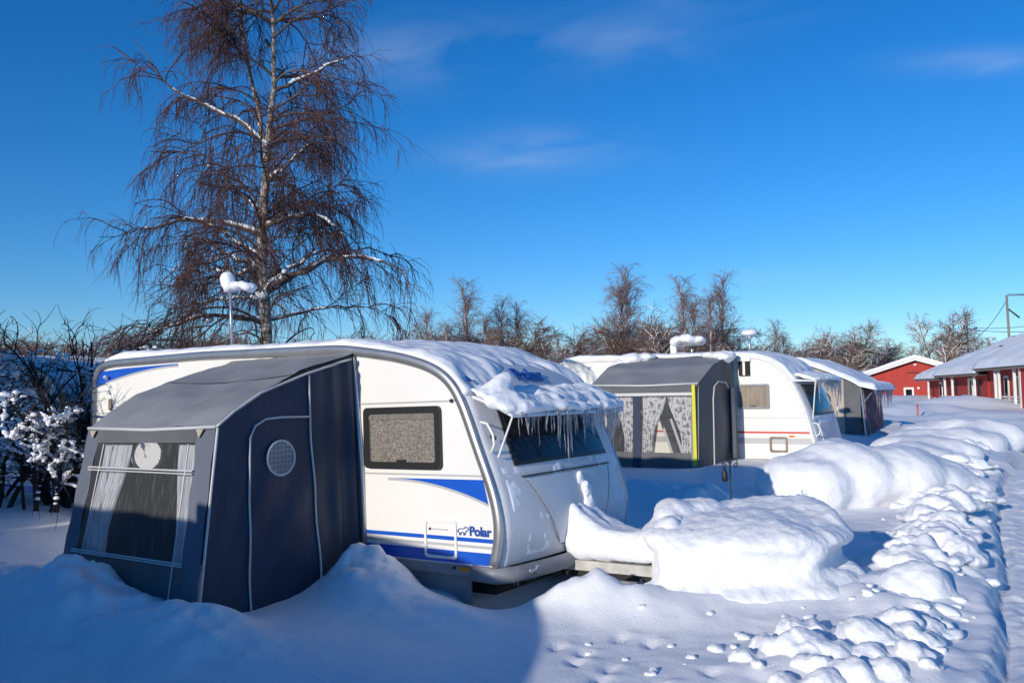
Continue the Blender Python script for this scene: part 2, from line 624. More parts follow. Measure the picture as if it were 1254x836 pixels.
def ground_z(x, y):
    x, y = np.asarray(x, float), np.asarray(y, float)
    z = .16 + .06 * smooth(6, 9, y) + .28 * smooth(9, 18, y) + .25 * smooth(22, 70, y)
    wild = 1 - smooth(-.2, .2, track_d(x, y)) * .75
    z = z + wild * (.040 * fbm(x * .4, y * .4, 2, 3) + .010 * fbm(x * 1.6, y * 1.6, 3, 9) + .003 * fbm(x * 6, y * 6, 3, 14))
    # heaps by the first awning and the caravan
    rough = 1 + .35 * fbm(x * 2.4, y * 2.4, 4, 21)
    z += .20 * gauss(x, y, -3.55, 6.75, .95, .55, -30) * rough
    z += .24 * gauss(x, y, -3.75, 7.25, 1.05, .42, -34, 1.2) * (1 + .5 * fbm(x * 3.4, y * 3.4, 4, 29))
    z += .20 * gauss(x, y, -2.35, 6.35, .6, .4, -30) * rough
    z += .20 * gauss(x, y, -4.9, 7.9, .9, .8) * rough
    z += .33 * gauss(x, y, -1.32, 7.62, .46, .36, -35, 1.4) * (1 + .40 * fbm(x * 3.1, y * 3.1, 4, 27))
    z += .16 * gauss(x, y, -.95, 7.1, .75, .36, -35) * rough
    z += .17 * gauss(x, y, .62, 7.28, .58, .34, -25, 1.3) * (1 + .45 * fbm(x * 3.1, y * 3.1, 4, 24))
    z += .10 * gauss(x, y, .9, 6.9, .7, .3, -20)
    z -= .36 * gauss(x, y, -.02, 7.75, .36, .42, -34, 1.5)
    z += .13 * gauss(x, y, 2.0, 7.05, 1.15, .55, 5) * (1 + .3 * fbm(x * 2, y * 2, 3, 30))
    z += .12 * gauss(x, y, 2.95, 7.4, .45, .5)
    # far left hump, the hollow between the caravans, hummock by the hook pole
    z += .45 * gauss(x, y, -7.2, 11.0, 2.2, 2.0, 0) * (1 + .15 * fbm(x, y, 3, 5))
    z += .30 * gauss(x, y, 2.75, 12.6, .62, .5) * rough
    z += .16 * gauss(x, y, 2.0, 13.6, 1.6, .8) * rough
    z += .12 * gauss(x, y, 4.3, 15.6, 1.5, .8)
    # bank along the road
    xb = np.interp(y, BANK[:, 1], BANK[:, 0])
    d = (x - xb) * .84
    amp = smooth(5.6, 7.5, y) * (1 - smooth(30, 40, y))
    z += amp * .13 * np.exp(-(d / .42) ** 2) * (1 + .8 * fbm(x * 1.5, y * 1.5, 3, 33))
    z += amp * .07 * np.exp(-(d / .5) ** 2) * np.maximum(0, fbm(x * 2.6, y * 2.6, 2, 37)) * 2
    # foreground heap under the clods
    z += .14 * gauss(x, y, 2.15, 5.75, .85, .75, 20) * rough
    # packed road, a sharp little step, ploughed scuffs
    td = track_d(x, y) + .055 * fbm(x * .8, y * .8, 3, 41) + .012 * fbm(x * 5, y * 5, 2, 42)
    z -= .11 * smooth(0, .07, td)
    z -= .04 * np.exp(-((td - .07) / .05) ** 2)
    z += .025 * np.exp(-((td + .05) / .06) ** 2) * (.6 + .5 * fbm(x * 7, y * 7, 3, 44))
    z += smooth(.05, .25, td) * (1 - smooth(3.2, 4.0, td)) * (.010 * fbm(x * 9, y * 5, 3, 47) + .030 * np.maximum(0, fbm(x * 11, y * 6, 3, 48) - .30))
    z += .25 * smooth(3.4, 4.6, td) * (1 + .4 * fbm(x * .9, y * .9, 3, 51)) * (1 - smooth(20, 45, y))
    # ploughed snow before the red houses
    far = smooth(20, 30, y) * (1 - smooth(75, 95, y))
    z += far * .09 * np.maximum(0, fbm(x * .33, y * .33, 4, 61)) * 2
    z += smooth(18, 26, y) * (1 - smooth(60, 80, y)) * smooth(5, 10, x) * (.055 * fbm(x * .9, y * .6, 4, 68) + .05 * np.maximum(0, fbm(x * 1.8, y * 1.1, 3, 69)))
    z += .75 * gauss(x, y, 24.5, 46.0, 3.6, 1.5, 15) * (1 + .3 * fbm(x, y, 3, 64))
    z += .45 * gauss(x, y, 31.0, 68, 7, 2.5, 10)
    z += .55 * gauss(x, y, 19.0, 41, 3.0, 1.3, 25) * (1 + .3 * fbm(x, y, 3, 66))
    z += .35 * gauss(x, y, 11.6, 27.0, 2.6, 1.3, 25) * (1 + .3 * fbm(x, y, 3, 67))
    # footprints across the front
    for k, (fx, fy) in enumerate(((.28, 6.2), (.46, 6.05), (.38, 5.85), (.60, 5.7), (.52, 5.48), (.30, 5.3), (.75, 6.35), (.95, 6.2), (1.2, 5.45), (.86, 5.3))):
        z -= .030 * gauss(x, y, fx, fy, .095, .042, 70 + 17 * (k % 3), 1.4)
        z += .014 * gauss(x, y, fx + .1, fy + .05, .07, .05)
    return z


def axis(lo, a, b, hi, step, grow):
    v = list(np.arange(a, b, step))
    s_ = step
    while v[-1] < hi:
        s_ = min(s_ * grow, 60)
        v.append(v[-1] + s_)
    s_, pre = step, []
    x = a
    while x > lo:
        s_ = min(s_ * grow, 60)
        x -= s_
        pre.append(x)
    return np.array(pre[::-1] + v)


gx = axis(-900, -6.2, 8.2, 1200, .036, 1.045)
gy = axis(-300, 3.9, 14.0, 1700, .036, 1.03)
GX, GY = np.meshgrid(gx, gy, indexing='ij')
GZ = ground_z(GX, GY)
ground = npmesh('ground', np.stack([GX, GY, GZ], -1).reshape(-1, 3), grid_faces(len(gx), len(gy))[:, ::-1], M['ground'], None, True)
ground['kind'] = 'structure'


def gz(x, y):
    return float(ground_z(np.array([x]), np.array([y]))[0])


# ------------------------------------------------------------------ caravans
def resample(pts, step):
    out = [pts[0]]
    for a, b in zip(pts[:-1], pts[1:]):
        n = max(1, int(math.hypot(b[0] - a[0], b[1] - a[1]) / step))
        out += [(a[0] + (b[0] - a[0]) * k / n, a[1] + (b[1] - a[1]) * k / n) for k in range(1, n + 1)]
    return np.array(out)


def relax(P, it=6, lock=2):
    P = P.copy()
    for _ in range(it):
        Q = P.copy()
        Q[lock:-lock] = P[lock:-lock] * .5 + (P[lock - 1:-lock - 1] + P[lock + 1:-lock + 1]) * .25
        P = Q
    return P


class Shell:
    """the moulded body: a side outline swept across, its nose bulged forward"""

    def __init__(s, top, wid, bulge):
        s.P = relax(resample(top, .06), 8)                     # from rear bottom over the roof to front bottom
        s.W, s.b = wid, bulge
        t = np.gradient(s.P, axis=0)
        t /= np.linalg.norm(t, axis=1)[:, None]
        s.N = np.stack([-t[:, 1], t[:, 0]], 1)
        k = np.argmax(s.P[:, 1])
        s.split = k
        f = np.clip(s.N[:, 0], 0, 1) ** 1.5
        s.fr = np.where(s.P[:, 0] > -2.5, f, 0)

    def surf(s, u, y, off=0.0):
        """point at outline index u (float), across y, pushed out by off"""
        i = np.arange(len(s.P))
        px, pz = np.interp(u, i, s.P[:, 0]), np.interp(u, i, s.P[:, 1])
        nx, nz_ = np.interp(u, i, s.N[:, 0]), np.interp(u, i, s.N[:, 1])
        fr = np.interp(u, i, s.fr)
        bl = s.b * fr * (1 - np.abs(2 * y / s.W - 1) ** 2.6)
        crown = .03 * (1 - (2 * y / s.W - 1) ** 2) * np.clip(nz_, 0, 1)
        return np.stack([px + nx * off + bl, y + 0 * px, pz + nz_ * off + crown], -1)

    def u_of_z(s, z):
        """outline index on the nose at height z"""
        k0 = int(np.argmax((s.P[:, 0] > -1.4)))
        zz = s.P[k0:, 1]
        j = np.argsort(zz)
        return np.interp(z, zz[j], (np.arange(len(zz)) + k0)[j])

    def body(s, parent, m, mf):
        ny = 25
        ys = np.linspace(0, s.W, ny)
        U, Yy = np.meshgrid(np.arange(len(s.P), dtype=float), ys, indexing='ij')
        V = s.surf(U, Yy)
        n = len(s.P)
        F = [grid_faces(n, ny)]
        tri = tessellate_polygon([[Vector((p[0], p[1], 0)) for p in s.P]])
        T = np.array([tuple(t) for t in tri])
        F.append(T * ny)
        F.append(T[:, ::-1] * ny + ny - 1)
        o = npmesh('body', V.reshape(-1, 3), F, m, parent, False)
        o.data.materials.append(mf)
        me = o.data
        bm = bmesh.new()
        bm.from_mesh(me)
        bmesh.ops.recalc_face_normals(bm, faces=bm.faces)
        for f in bm.faces:
            f.smooth = len(f.verts) == 4
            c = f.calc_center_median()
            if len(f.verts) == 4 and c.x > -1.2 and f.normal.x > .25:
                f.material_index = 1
        bm.to_mesh(me)
        bm.free()
        return o

    def patch(s, name, z0, z1, y0, y1, off, m, parent, nz=14, ny=20, slant=0.0, thick=None):
        """a panel lying on the nose"""
        us = np.linspace(s.u_of_z(z1), s.u_of_z(z0), nz)
        a = np.linspace(0, 1, ny)
        V = []
        for k, u in enumerate(us):
            t = k / (nz - 1)
            sl_ = slant * (1 - t)
            yy = y0 + sl_ + (y1 - y0 - 2 * sl_) * a
            V.append(s.surf(np.full(ny, u), yy, off))
        V = np.array(V)
        back = []
        for k, u in enumerate(us):
            t = k / (nz - 1)
            sl_ = slant * (1 - t)
            yy = y0 + sl_ + (y1 - y0 - 2 * sl_) * a
            back.append(s.surf(np.full(ny, u), yy, -.02))
        back = np.array(back)
        ring = lambda Q: np.concatenate([Q[0, :], Q[1:, -1], Q[-1, -2::-1], Q[-2:0:-1, 0]])
        r1, r2 = ring(V), ring(back)
        nv = nz * ny
        allV = np.concatenate([V.reshape(-1, 3), r1, r2])
        L = len(r1)
        i = np.arange(L)
        j = (i + 1) % L
        F = [grid_faces(nz, ny), np.stack([nv + i, nv + L + i, nv + L + j, nv + j], 1)]
        o = npmesh(name, allV, F, m, parent, False)
        me = o.data
        fl = np.zeros(len(me.polygons), bool)
        fl[:(nz - 1) * (ny - 1)] = True
        me.polygons.foreach_set('use_smooth', fl)
        return o

    def snow(s, name, u0, u1, thick, m, parent, ny=110, nu=260, seed=5, y0=-.01, y1=None):
        y1 = y1 or s.W + .01
        us, ys = np.linspace(u0, u1, nu), np.linspace(y0, y1, ny)
        U, Yy = np.meshgrid(us, ys, indexing='ij')
        base = s.surf(U, np.clip(Yy, 0, s.W), 0)
        base[..., 1] = Yy
        h = thick(base[..., 0], base[..., 1], base[..., 2])
        i = np.arange(len(s.P))
        nx, nzz = np.interp(U, i, s.N[:, 0]), np.interp(U, i, s.N[:, 1])
        edge = np.minimum.reduce([np.clip((Yy - y0) / .10, 0, 1), np.clip((y1 - Yy) / .10, 0, 1), np.clip((U - u0) / 3, 0, 1), np.clip((u1 - U) / 1.5, 0, 1)])
        h = h * np.sqrt(np.clip(edge, 0, 1)) - .03 * (edge < .02)
        V = base + np.stack([nx * h, 0 * h, nzz * h], -1)
        return npmesh(name, V.reshape(-1, 3), grid_faces(nu, ny), m, parent, True)


def round_rect(x0, z0, x1, z1, r, n=5):
    out = []
    for cx, cz, a0 in ((x1 - r, z1 - r, 0), (x0 + r, z1 - r, 90), (x0 + r, z0 + r, 180), (x1 - r, z0 + r, 270)):
        for k in range(n + 1):
            a = R(a0 + 90 * k / n)
            out.append((cx + r * math.cos(a), cz + r * math.sin(a)))
    return out


def ring_xz(outer, inner, ya, yb):
    """flat frame between two outlines of equal length, from ya (back) to yb (front)"""
    mb = MB()
    n = len(outer)
    vs = [(a, ya, b) for a, b in outer] + [(a, yb, b) for a, b in outer] + [(a, yb, b) for a, b in inner] + [(a, ya, b) for a, b in inner]
    fs = []
    for i in range(n):
        j = (i + 1) % n
        fs += [(i, j, n + j, n + i), (n + i, n + j, 2 * n + j, 2 * n + i), (2 * n + i, 2 * n + j, 3 * n + j, 3 * n + i)]
    return mb.poly(vs, fs)


def side_window(root, x0, z0, x1, z1, r, fw, fmat, cmat, blind=None):
    w = ring_xz(round_rect(x0, z0, x1, z1, r), round_rect(x0 + fw, z0 + fw, x1 - fw, z1 - fw, r * .6), .0, -.040).build('window', fmat, root)
    MB().prism(round_rect(x0 + fw * .5, z0 + fw * .5, x1 - fw * .5, z1 - fw * .5, r * .6), -.028, -.032).build('pane', M['pane'], w)
    nu, nv = 110, 10
    us, vs = np.linspace(x0 + fw * .7, x1 - fw * .7, nu), np.linspace(z0 + fw * .7, z1 - fw * .7, nv)
    U, Vv = np.meshgrid(us, vs, indexing='ij')
    Yc = -.014 - .009 * np.sin(U * 62 + 1.4 * np.sin(U * 17) + .5 * np.sin(Vv * 6))
    npmesh('curtain', np.stack([U, Yc, Vv], -1).reshape(-1, 3), grid_faces(nu, nv), cmat, w, True)
    if blind:
        MB().box((x0 + fw, -.0265, z1 - fw - .055), (x1 - fw, -.024, z1 - fw)).build('blind_rail', M['greywood'], w)
    MB().box(((x0 + x1) / 2 - .05, -.046, z0 + fw), ((x0 + x1) / 2 + .05, -.022, z0 + fw + .022)).build('latch', M['black'], w)
    return w


def strip(name, pts_top, pts_bot, m, parent, y=-.004):
    """a thin coloured band on the near side wall between two polylines of (x,z)"""
    n = len(pts_top)
    vs = [(a, y, b) for a, b in pts_top] + [(a, y, b) for a, b in pts_bot]
    vs += [(a, .002, b) for a, b in pts_top] + [(a, .002, b) for a, b in pts_bot]
    fs = []
    for i in range(n - 1):
        fs += [(i, n + i, n + i + 1, i + 1), (i, i + 1, 2 * n + i + 1, 2 * n + i), (n + i, 3 * n + i, 3 * n + i + 1, n + i + 1)]
    return MB().poly(vs, fs).build(name, m, parent)


FONT_BOLD = None


def text(name, body, size, m, parent, loc, rot, off=.004, ext=.0015, shear=0.0):
    c = bpy.data.curves.new('t', 'FONT')
    c.body, c.size, c.offset, c.extrude, c.shear = body, size, off, ext, shear
    o = bpy.data.objects.new('t', c)
    COL.objects.link(o)
    dg = bpy.context.evaluated_depsgraph_get()
    me = bpy.data.meshes.new_from_object(o.evaluated_get(dg))
    bpy.data.objects.remove(o)
    me.name = name
    me.materials.clear()
    me.materials.append(m)
    ob = bpy.data.objects.new(name, me)
    COL.objects.link(ob)
    ob.parent = parent
    ob.location, ob.rotation_euler = loc, rot
    return ob


BEAR = [(0, .30), (.10, .42), (.28, .47), (.46, .45), (.60, .50), (.68, .60), (.74, .55), (.86, .58), (1.0, .44), (.88, .36), (.76, .32), (.70, .20), (.60, .02), (.52, .02), (.56, .16), (.46, .22), (.32, .20), (.24, .02), (.14, .02), (.18, .18), (.06, .20)]


def icicle_set(parent, spots, seed):
    r_ = random.Random(seed)
    for (x, y, z, L, rad) in spots:
        n = 9
        pts, rr = [], []
        ph = r_.random() * 6
        for k in range(n):
            t = k / (n - 1)
            pts.append((x + .004 * math.sin(ph + t * 7), y + .004 * math.cos(ph * 2 + t * 6), z + .02 - L * t))
            rr.append(max(.0012, rad * (1 - t) ** .75 * (1 + .22 * math.sin(t * 31 + ph))))
        MB().tube(pts, rr, 7).build('icicle', M['ice'], parent, True)


def lumpy(a, f, seed):
    return lambda x, y: a * fbm(x * f, y * f, 4, seed)


PROF1 = [(-6.24, .42), (-6.30, .9), (-6.34, 2.0), (-6.33, 2.36), (-6.28, 2.50), (-6.16, 2.585), (-5.9, 2.61), (-4.0, 2.60), (-1.72, 2.53), (-1.02, 2.42), (-.68, 2.335), (-.45, 2.24), (-.27, 2.08), (-.16, 1.84), (-.02, 1.47), (.11, 1.17), (.17, .94), (.175, .74), (.10, .50)]


def near_caravan():
    root = empty('caravan', 'white caravan with blue stripes and icicles on its front visor, beside the navy awning', 'caravan', FR1, 'caravans on the snowy site')
    sh = Shell(PROF1, 2.3, .10)
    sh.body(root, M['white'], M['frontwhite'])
    P = sh.P
    # silver rail over both side outlines
    for y, nm in ((-.012, 'corner_rail'), (2.312, 'corner_rail')):
        pts = [(p[0] - n[0] * .045, y, p[1] - n[1] * .045) for p, n in zip(P, sh.N)]
        MB().tube(pts, .05, 12, sq=(.62, 1.0)).build(nm, M['silver'], root, True)
    # body seam lines
    for zz, xa, xb in ((1.94, -6.2, -.30), (1.275, -1.52, -.02)):
        MB().box((xa, -.006, zz - .008), (xb, .0, zz + .008)).build('side_moulding', M['greystripe'], root)
    MB().tube([(-.36, -.02, 1.94), (-.36, .0, 1.94)], .018, 10).build('rivet', M['black'], root)
    # blue flash and grey edge
    n = 16
    top = [(-1.16 + 1.12 * k / n, 1.236 + .006 * k / n) for k in range(n + 1)]
    bot = [(-1.16 + 1.17 * k / n, 1.236 - .20 * (k / n) ** 2.1) for k in range(n + 1)]
    strip('flash_stripe', top, bot, M['blue'], root)
    strip('flash_edge', [(a, b) for a, b in bot], [(a - .004, b - .022) for a, b in bot], M['greystripe'], root, -.005)
    strip('lower_stripe', [(-6.2, .735), (.05, .735)], [(-6.2, .70), (.055, .70)], M['blue'], root)
    strip('thin_stripe', [(-6.2, .672), (.055, .672)], [(-6.2, .648), (.055, .648)], M['greystripe'], root)
    strip('broad_stripe', [(-6.2, .612), (.05, .612)], [(-6.2, .505), (.0, .505)], M['blue'], root)
    # rear top corner blue flash
    n = 14
    top = [(-6.22 + 1.75 * k / n, 2.47 + .02 * min(1, k / 5)) for k in range(n + 1)]
    bot = [(-6.27 + 1.80 * k / n, 2.475 - .20 * (1 - k / n) ** 2.0) for k in range(n + 1)]
    strip('corner_flash', top, bot, M['blue'], root)
    strip('corner_edge', bot, [(a, b - .022) for a, b in bot], M['greystripe'], root, -.005)
    MB().prism(round_rect(-5.93, 1.97, -5.86, 2.12, .03), -.02, .0).build('marker_lamp', M['greywood'], root)
    # side window
    side_window(root, -1.435, 1.325, -.485, 1.90, .05, .062, M['black'], M['lace'], True)
    # service hatch
    h = ring_xz(round_rect(-.72, .535, -.345, .875, .035), round_rect(-.695, .56, -.37, .85, .025), .0, -.014).build('service_hatch', M['white'], root, False)
    MB().box((-.66, -.008, .785), (-.45, -.003, .795)).build('hatch_groove', M['greystripe'], h)
    MB().tube([(-.655, -.012, .79), (-.655, .0, .79)], .012, 8).build('hatch_lock', M['black'], h)
    # lettering and bear outline
    lg = text('lettering', 'Polar', .112, M['logoblue'], root, (-.205, -.006, .757), (R(90), 0, 0), .0042)
    bx = MB()
    pts = [(-.335 + q[0] * .125, -.006, .752 + q[1] * .125) for q in BEAR]
    bx.tube(pts + [pts[0]], .0045, 5)
    bx.build('bear_emblem', M['logoblue'], root)
    # skirt, lamp, bumper
    MB().box((-6.2, .06, .14), (-.26, .085, .50)).build('skirt', M['greyplastic'], root)
    MB().box((-6.2, .0, .40), (-.02, .04, .497)).build('sill_rail', M['greyplastic'], root)
    MB().prism(round_rect(-.335, .44, -.20, .478, .012), -.012, .002).build('side_lamp', M['orange'], root)
    MB().tube([(-.385, -.012, .462), (-.385, .002, .462)], .016, 10).build('reflector', M['black'], root)
    bp = MB()
    path = [(-.16, -.015, .435)] + [(.085, -.015, .43)]
    yy = np.linspace(.0, 2.3, 22)
    path = [(-.17, -.012, .435), (-.02, -.018, .433), (.08, -.012, .43)] + [(.15 + .11 * (1 - abs(2 * q / 2.3 - 1) ** 2.6), q, .43) for q in yy[1:-1]] + [(.08, 2.312, .43), (-.17, 2.312, .435)]
    bp.tube(path, .062, 12, sq=(.75, 1.15))
    bu = bp.build('bumper', M['greyplastic'], root, True)
    MB().prism([(math.cos(a) * .085 + .33, math.sin(a) * .04 + .44) for a in np.linspace(0, 2 * math.pi, 17)[:-1]], .205, .262, 'x').build('bumper_lamp', M['silver'], bu, True)
    # chassis under the floor and wheels
    MB().box((-6.1, .25, .20), (-.12, 2.1, .42)).build('chassis', M['dark'], root)
    MB().box((-.6, .1, .38), (.10, 2.2, .49)).build('floor_pan', M['dark'], root)
    # front window
    fw = sh.patch('front_window', 1.335, 1.86, .30, 2.0, .012, M['black'], root, slant=.03)
    sh.patch('pane', 1.37, 1.82, .34, 1.96, .017, M['darkglass'], fw, slant=.03)
    # locker lid on the nose
    ld = sh.patch('gas_locker_lid', .60, 1.215, .80, 1.50, .014, M['frontwhite'], root, slant=-.40)
    q = []
    for y in np.linspace(.34, 1.96, 30):
        q.append(tuple(sh.surf(np.array([sh.u_of_z(1.235)]), np.array([y]), .012)[0]))
    MB().tube(q, .008, 6).build('lid_seam', M['black'], ld)
    for sgn in (-1, 1):
        q = []
        for z in np.linspace(1.21, .585, 22):
            t = (1.21 - z) / .625
            q.append(tuple(sh.surf(np.array([sh.u_of_z(z)]), np.array([1.15 + sgn * (.765 - .40 * t - .06 * max(0, t - .85) / .15)]), .010)[0]))
        MB().tube(q, .0045, 6).build('lid_seam', M['greyplastic'], ld)
    q = [tuple(sh.surf(np.array([sh.u_of_z(.585)]), np.array([y]), .010)[0]) for y in np.linspace(.845, 1.455, 14)]
    MB().tube(q, .0045, 6).build('lid_seam', M['greyplastic'], ld)
    # grab handle on the corner
    c = [sh.surf(np.array([sh.u_of_z(z)]), np.array([.07]), o_)[0] for z, o_ in ((1.74, .01), (1.70, .07), (1.60, .09), (1.52, .07), (1.47, .01))]
    MB().tube(relax(np.array(resample([(p[0], p[2]) for p in c], .02)), 2).tolist() and [tuple(p) for p in c], .012, 8).build('grab_handle', M['white'], root, True)
    lamp = sh.surf(np.array([sh.u_of_z(1.58)]), np.array([.13]), .04)[0]
    MB().tube([lamp, lamp + np.array([.02, -.06, .02])], .022, 8).build('corner_lamp', M['black'], root, True)
    # lid frost and roof snow
    u_v = sh.u_of_z(2.0)

    def th(x, y, z):
        nose = smooth(-1.5, -.55, x)
        h = .045 + .035 * smooth(-3.2, -1.2, x) + .05 * gauss(x, y, -5.5, .6, .7, 1.2) + .022 * fbm(x * 1.1, y * 1.1, 3, 71) + .012 * fbm(x * 5, y * 5, 3, 72)
        patchy = .05 * (fbm(x * 2.0 + z, y * 2.0, 4, 75) + .35 * np.sin(y * 2.2 + .9)) + .014 - .16 * gauss(y, z, 1.22, 2.12, .40, .10) - .07 * gauss(y, z, .14, 2.10, .13, .12)
        return h * (1 - nose) + patchy * nose
    i0 = int(np.argmax(P[:, 1] > 2.56))
    sh.snow('roof_snow', i0, u_v + .5, th, M['roofsnow'], root)

    def fr(x, y, z):
        band = smooth(.35, 1.2, y) * .004
        return .012 * (fbm(y * 5.5, z * 5.5, 4, 81) - .30 + .55 * smooth(1.0, 2.1, y)) + .003 * fbm(y * 22, z * 22, 2, 83)
    sh.snow('frost', sh.u_of_z(1.34), sh.u_of_z(.55), fr, M['roofsnow'], root, 150, 90, y0=.12, y1=2.25)
    # stuck clumps on the lid
    def onnose(z, y, o_):
        return tuple(sh.surf(np.array([sh.u_of_z(z)]), np.array([y]), o_)[0])
    blob('snow_clump', [(onnose(1.13, 1.22, .015), (.03, .05, .09)), (onnose(1.02, 1.27, .02), (.05, .07, .10)), (onnose(.90, 1.30, .02), (.05, .09, .09))], M['snow'], root, .012, 4, ((.02, 14),))
    # visor above the window with its snow and icicles
    prof = [(-.24, 1.985), (-.06, 1.925), (.10, 1.865), (.20, 1.80), (.205, 1.775), (.09, 1.83), (-.06, 1.895), (-.22, 1.955)]
    vb = MB()
    n = len(prof)
    ys = np.linspace(.10, 2.20, 12)
    vs = []
    for y in ys:
        b_ = .10 * (1 - abs(2 * y / 2.3 - 1) ** 2.6)
        vs += [(p[0] + b_, y, p[1]) for p in prof]
    fs = []
    for a in range(len(ys) - 1):
        fs += [(a * n + k, a * n + (k + 1) % n, (a + 1) * n + (k + 1) % n, (a + 1) * n + k) for k in range(n)]
    fs += [tuple(range(n)), tuple((len(ys) - 1) * n + k for k in range(n))]
    vis = vb.poly(vs, fs).build('visor', M['frontwhite'], root)
    balls = []
    r_ = random.Random(3)
    for k in range(46):
        y = .08 + 2.14 * k / 45
        b_ = .10 * (1 - abs(2 * min(2.25, max(.05, y)) / 2.3 - 1) ** 2.6)
        for (x_, z_, rr) in ((.15, 1.845, .055), (.02, 1.93, .065), (-.12, 1.985, .06), (-.22, 2.03, .05)):
            if True:
                rr *= r_.uniform(.88, 1.12) * (1 + .22 * float(vn(np.array(y * 3.1), np.array(x_ * 4), 8)))
                balls.append(((x_ + b_ + r_.uniform(-.02, .02), y, z_ + r_.uniform(-.012, .02)), (rr * 1.25, rr * 1.2, rr)))
    for (y, z, rr) in ((.30, 2.06, .12), (.38, 2.12, .10), (.22, 2.02, .10), (.85, 2.04, .08), (1.5, 2.03, .09), (1.75, 2.0, .08)):
        balls.append(((-.13 + .06, y, z), (rr, rr * 1.3, rr * .8)))
    blob('visor_snow', balls, M['roofsnow'], vis, .024, 16, ((.022, 4.5), (.008, 14)), seed=12)
    spots = []
    for k in range(88):
        y = .20 + 1.98 * (k + r_.random() * .9) / 88
        b_ = .10 * (1 - abs(2 * min(2.25, y) / 2.3 - 1) ** 2.6)
        L = r_.choice((.10, .16, .22, .27, .33, .42)) * r_.uniform(.75, 1.15)
        L *= .72 + .5 * min(1, max(0, .55 + 1.1 * float(vn(np.array(y * 4.3), np.array(.5), 19))))
        if y < .35:
            L *= .5
        spots.append((.19 + b_ + r_.uniform(-.03, .02), y, 1.80, L, r_.uniform(.005, .009) + L * .010))
    icicle_set(vis, spots, 4)
    for y in (.16, 2.16):
        b_ = .03
        a = onnose(1.42, y - (.04 if y < 1 else -.02), .02)
        MB().tube([(.16 + b_, y, 1.80), (a[0], a[1], a[2])], .009, 6).build('stay', M['white'], vis)
    # small icicles under the bumper
    spots = [(.10 + .10 * r_.random(), .1 + .75 * r_.random() ** 1.2, .40, r_.uniform(.05, .16), .007) for k in range(14)]
    icicle_set(bu, spots, 9)
    # lettering on the brow, half under snow
    u = sh.u_of_z(2.12)
    i = int(u)
    tl = math.atan2(sh.N[i, 0], sh.N[i, 1])
    for tx, yy_, sz in (('Polar', .88, .24), ('A', .10, .08)):
        p0 = sh.surf(np.array([sh.u_of_z(2.095)]), np.array([yy_ + .25]), .016)[0]
        text('lettering', tx, sz, M['logoblue'], root, (p0[0], yy_, p0[2]), (math.pi / 2 - (math.pi / 2 - tl) * 1.0 - 0.0, 0, R(90)) if False else Matrix(((0, -math.cos(tl), math.sin(tl)), (1, 0, 0), (0, math.sin(tl), math.cos(tl)))).to_euler(), .006, .006)
    # roof vent box
    MB().box((-4.35, .65, 2.58), (-3.75, 1.2, 2.665)).build('roof_vent', M['white'], root, False, .02)
    # drawbar with plank
    MB().box((.12, .93, .335), (1.75, 1.0, .425)).build('drawbar', M['plank'], root)
    MB().box((.12, .99, .27), (1.75, 1.04, .335)).build('drawbar_beam', M['dark'], root)
    MB().box((.12, 1.4, .30), (1.75, 1.46, .42)).build('drawbar_beam', M['dark'], root)
    MB().tube([(.95, 1.02, .30), (.95, 1.02, .05)], .035, 10).build('jockey_post', M['greyplastic'], root)
    MB().prism([(.95 + .11 * math.cos(a), .16 + .11 * math.sin(a)) for a in np.linspace(0, 2 * math.pi, 21)[:-1]], 1.06, 1.13).build('jockey_wheel', M['black'], root)
    balls = []
    for k in range(16):
        t = k / 15
        zz = .44 + (.42 * (1 - t) ** 2.2 + .10 + .30 * t ** 2.2)
        for yy_ in (.98, 1.05, 1.12, 1.19, 1.26, 1.33):
            balls.append(((.24 + 1.0 * t + .03 * math.sin(yy_ * 40), yy_, (.43 + zz) / 2), (.085, .13, (zz - .40) / 2)))
    blob('drawbar_snow', balls, M['snow'], root, .025, 12, ((.025, 3.5), (.006, 16)), seed=22)
    return root, sh


car1, sh1 = near_caravan()

PROF2 = [(-6.0, .45), (-6.08, .8), (-6.15, 2.3), (-6.10, 2.5), (-5.95, 2.62), (-5.6, 2.66), (-3.5, 2.66), (-1.25, 2.62), (-.95, 2.555), (-.78, 2.46), (-.56, 2.25), (-.35, 1.89), (-.17, 1.44), (-.05, .92), (0, .72), (-.02, .48)]


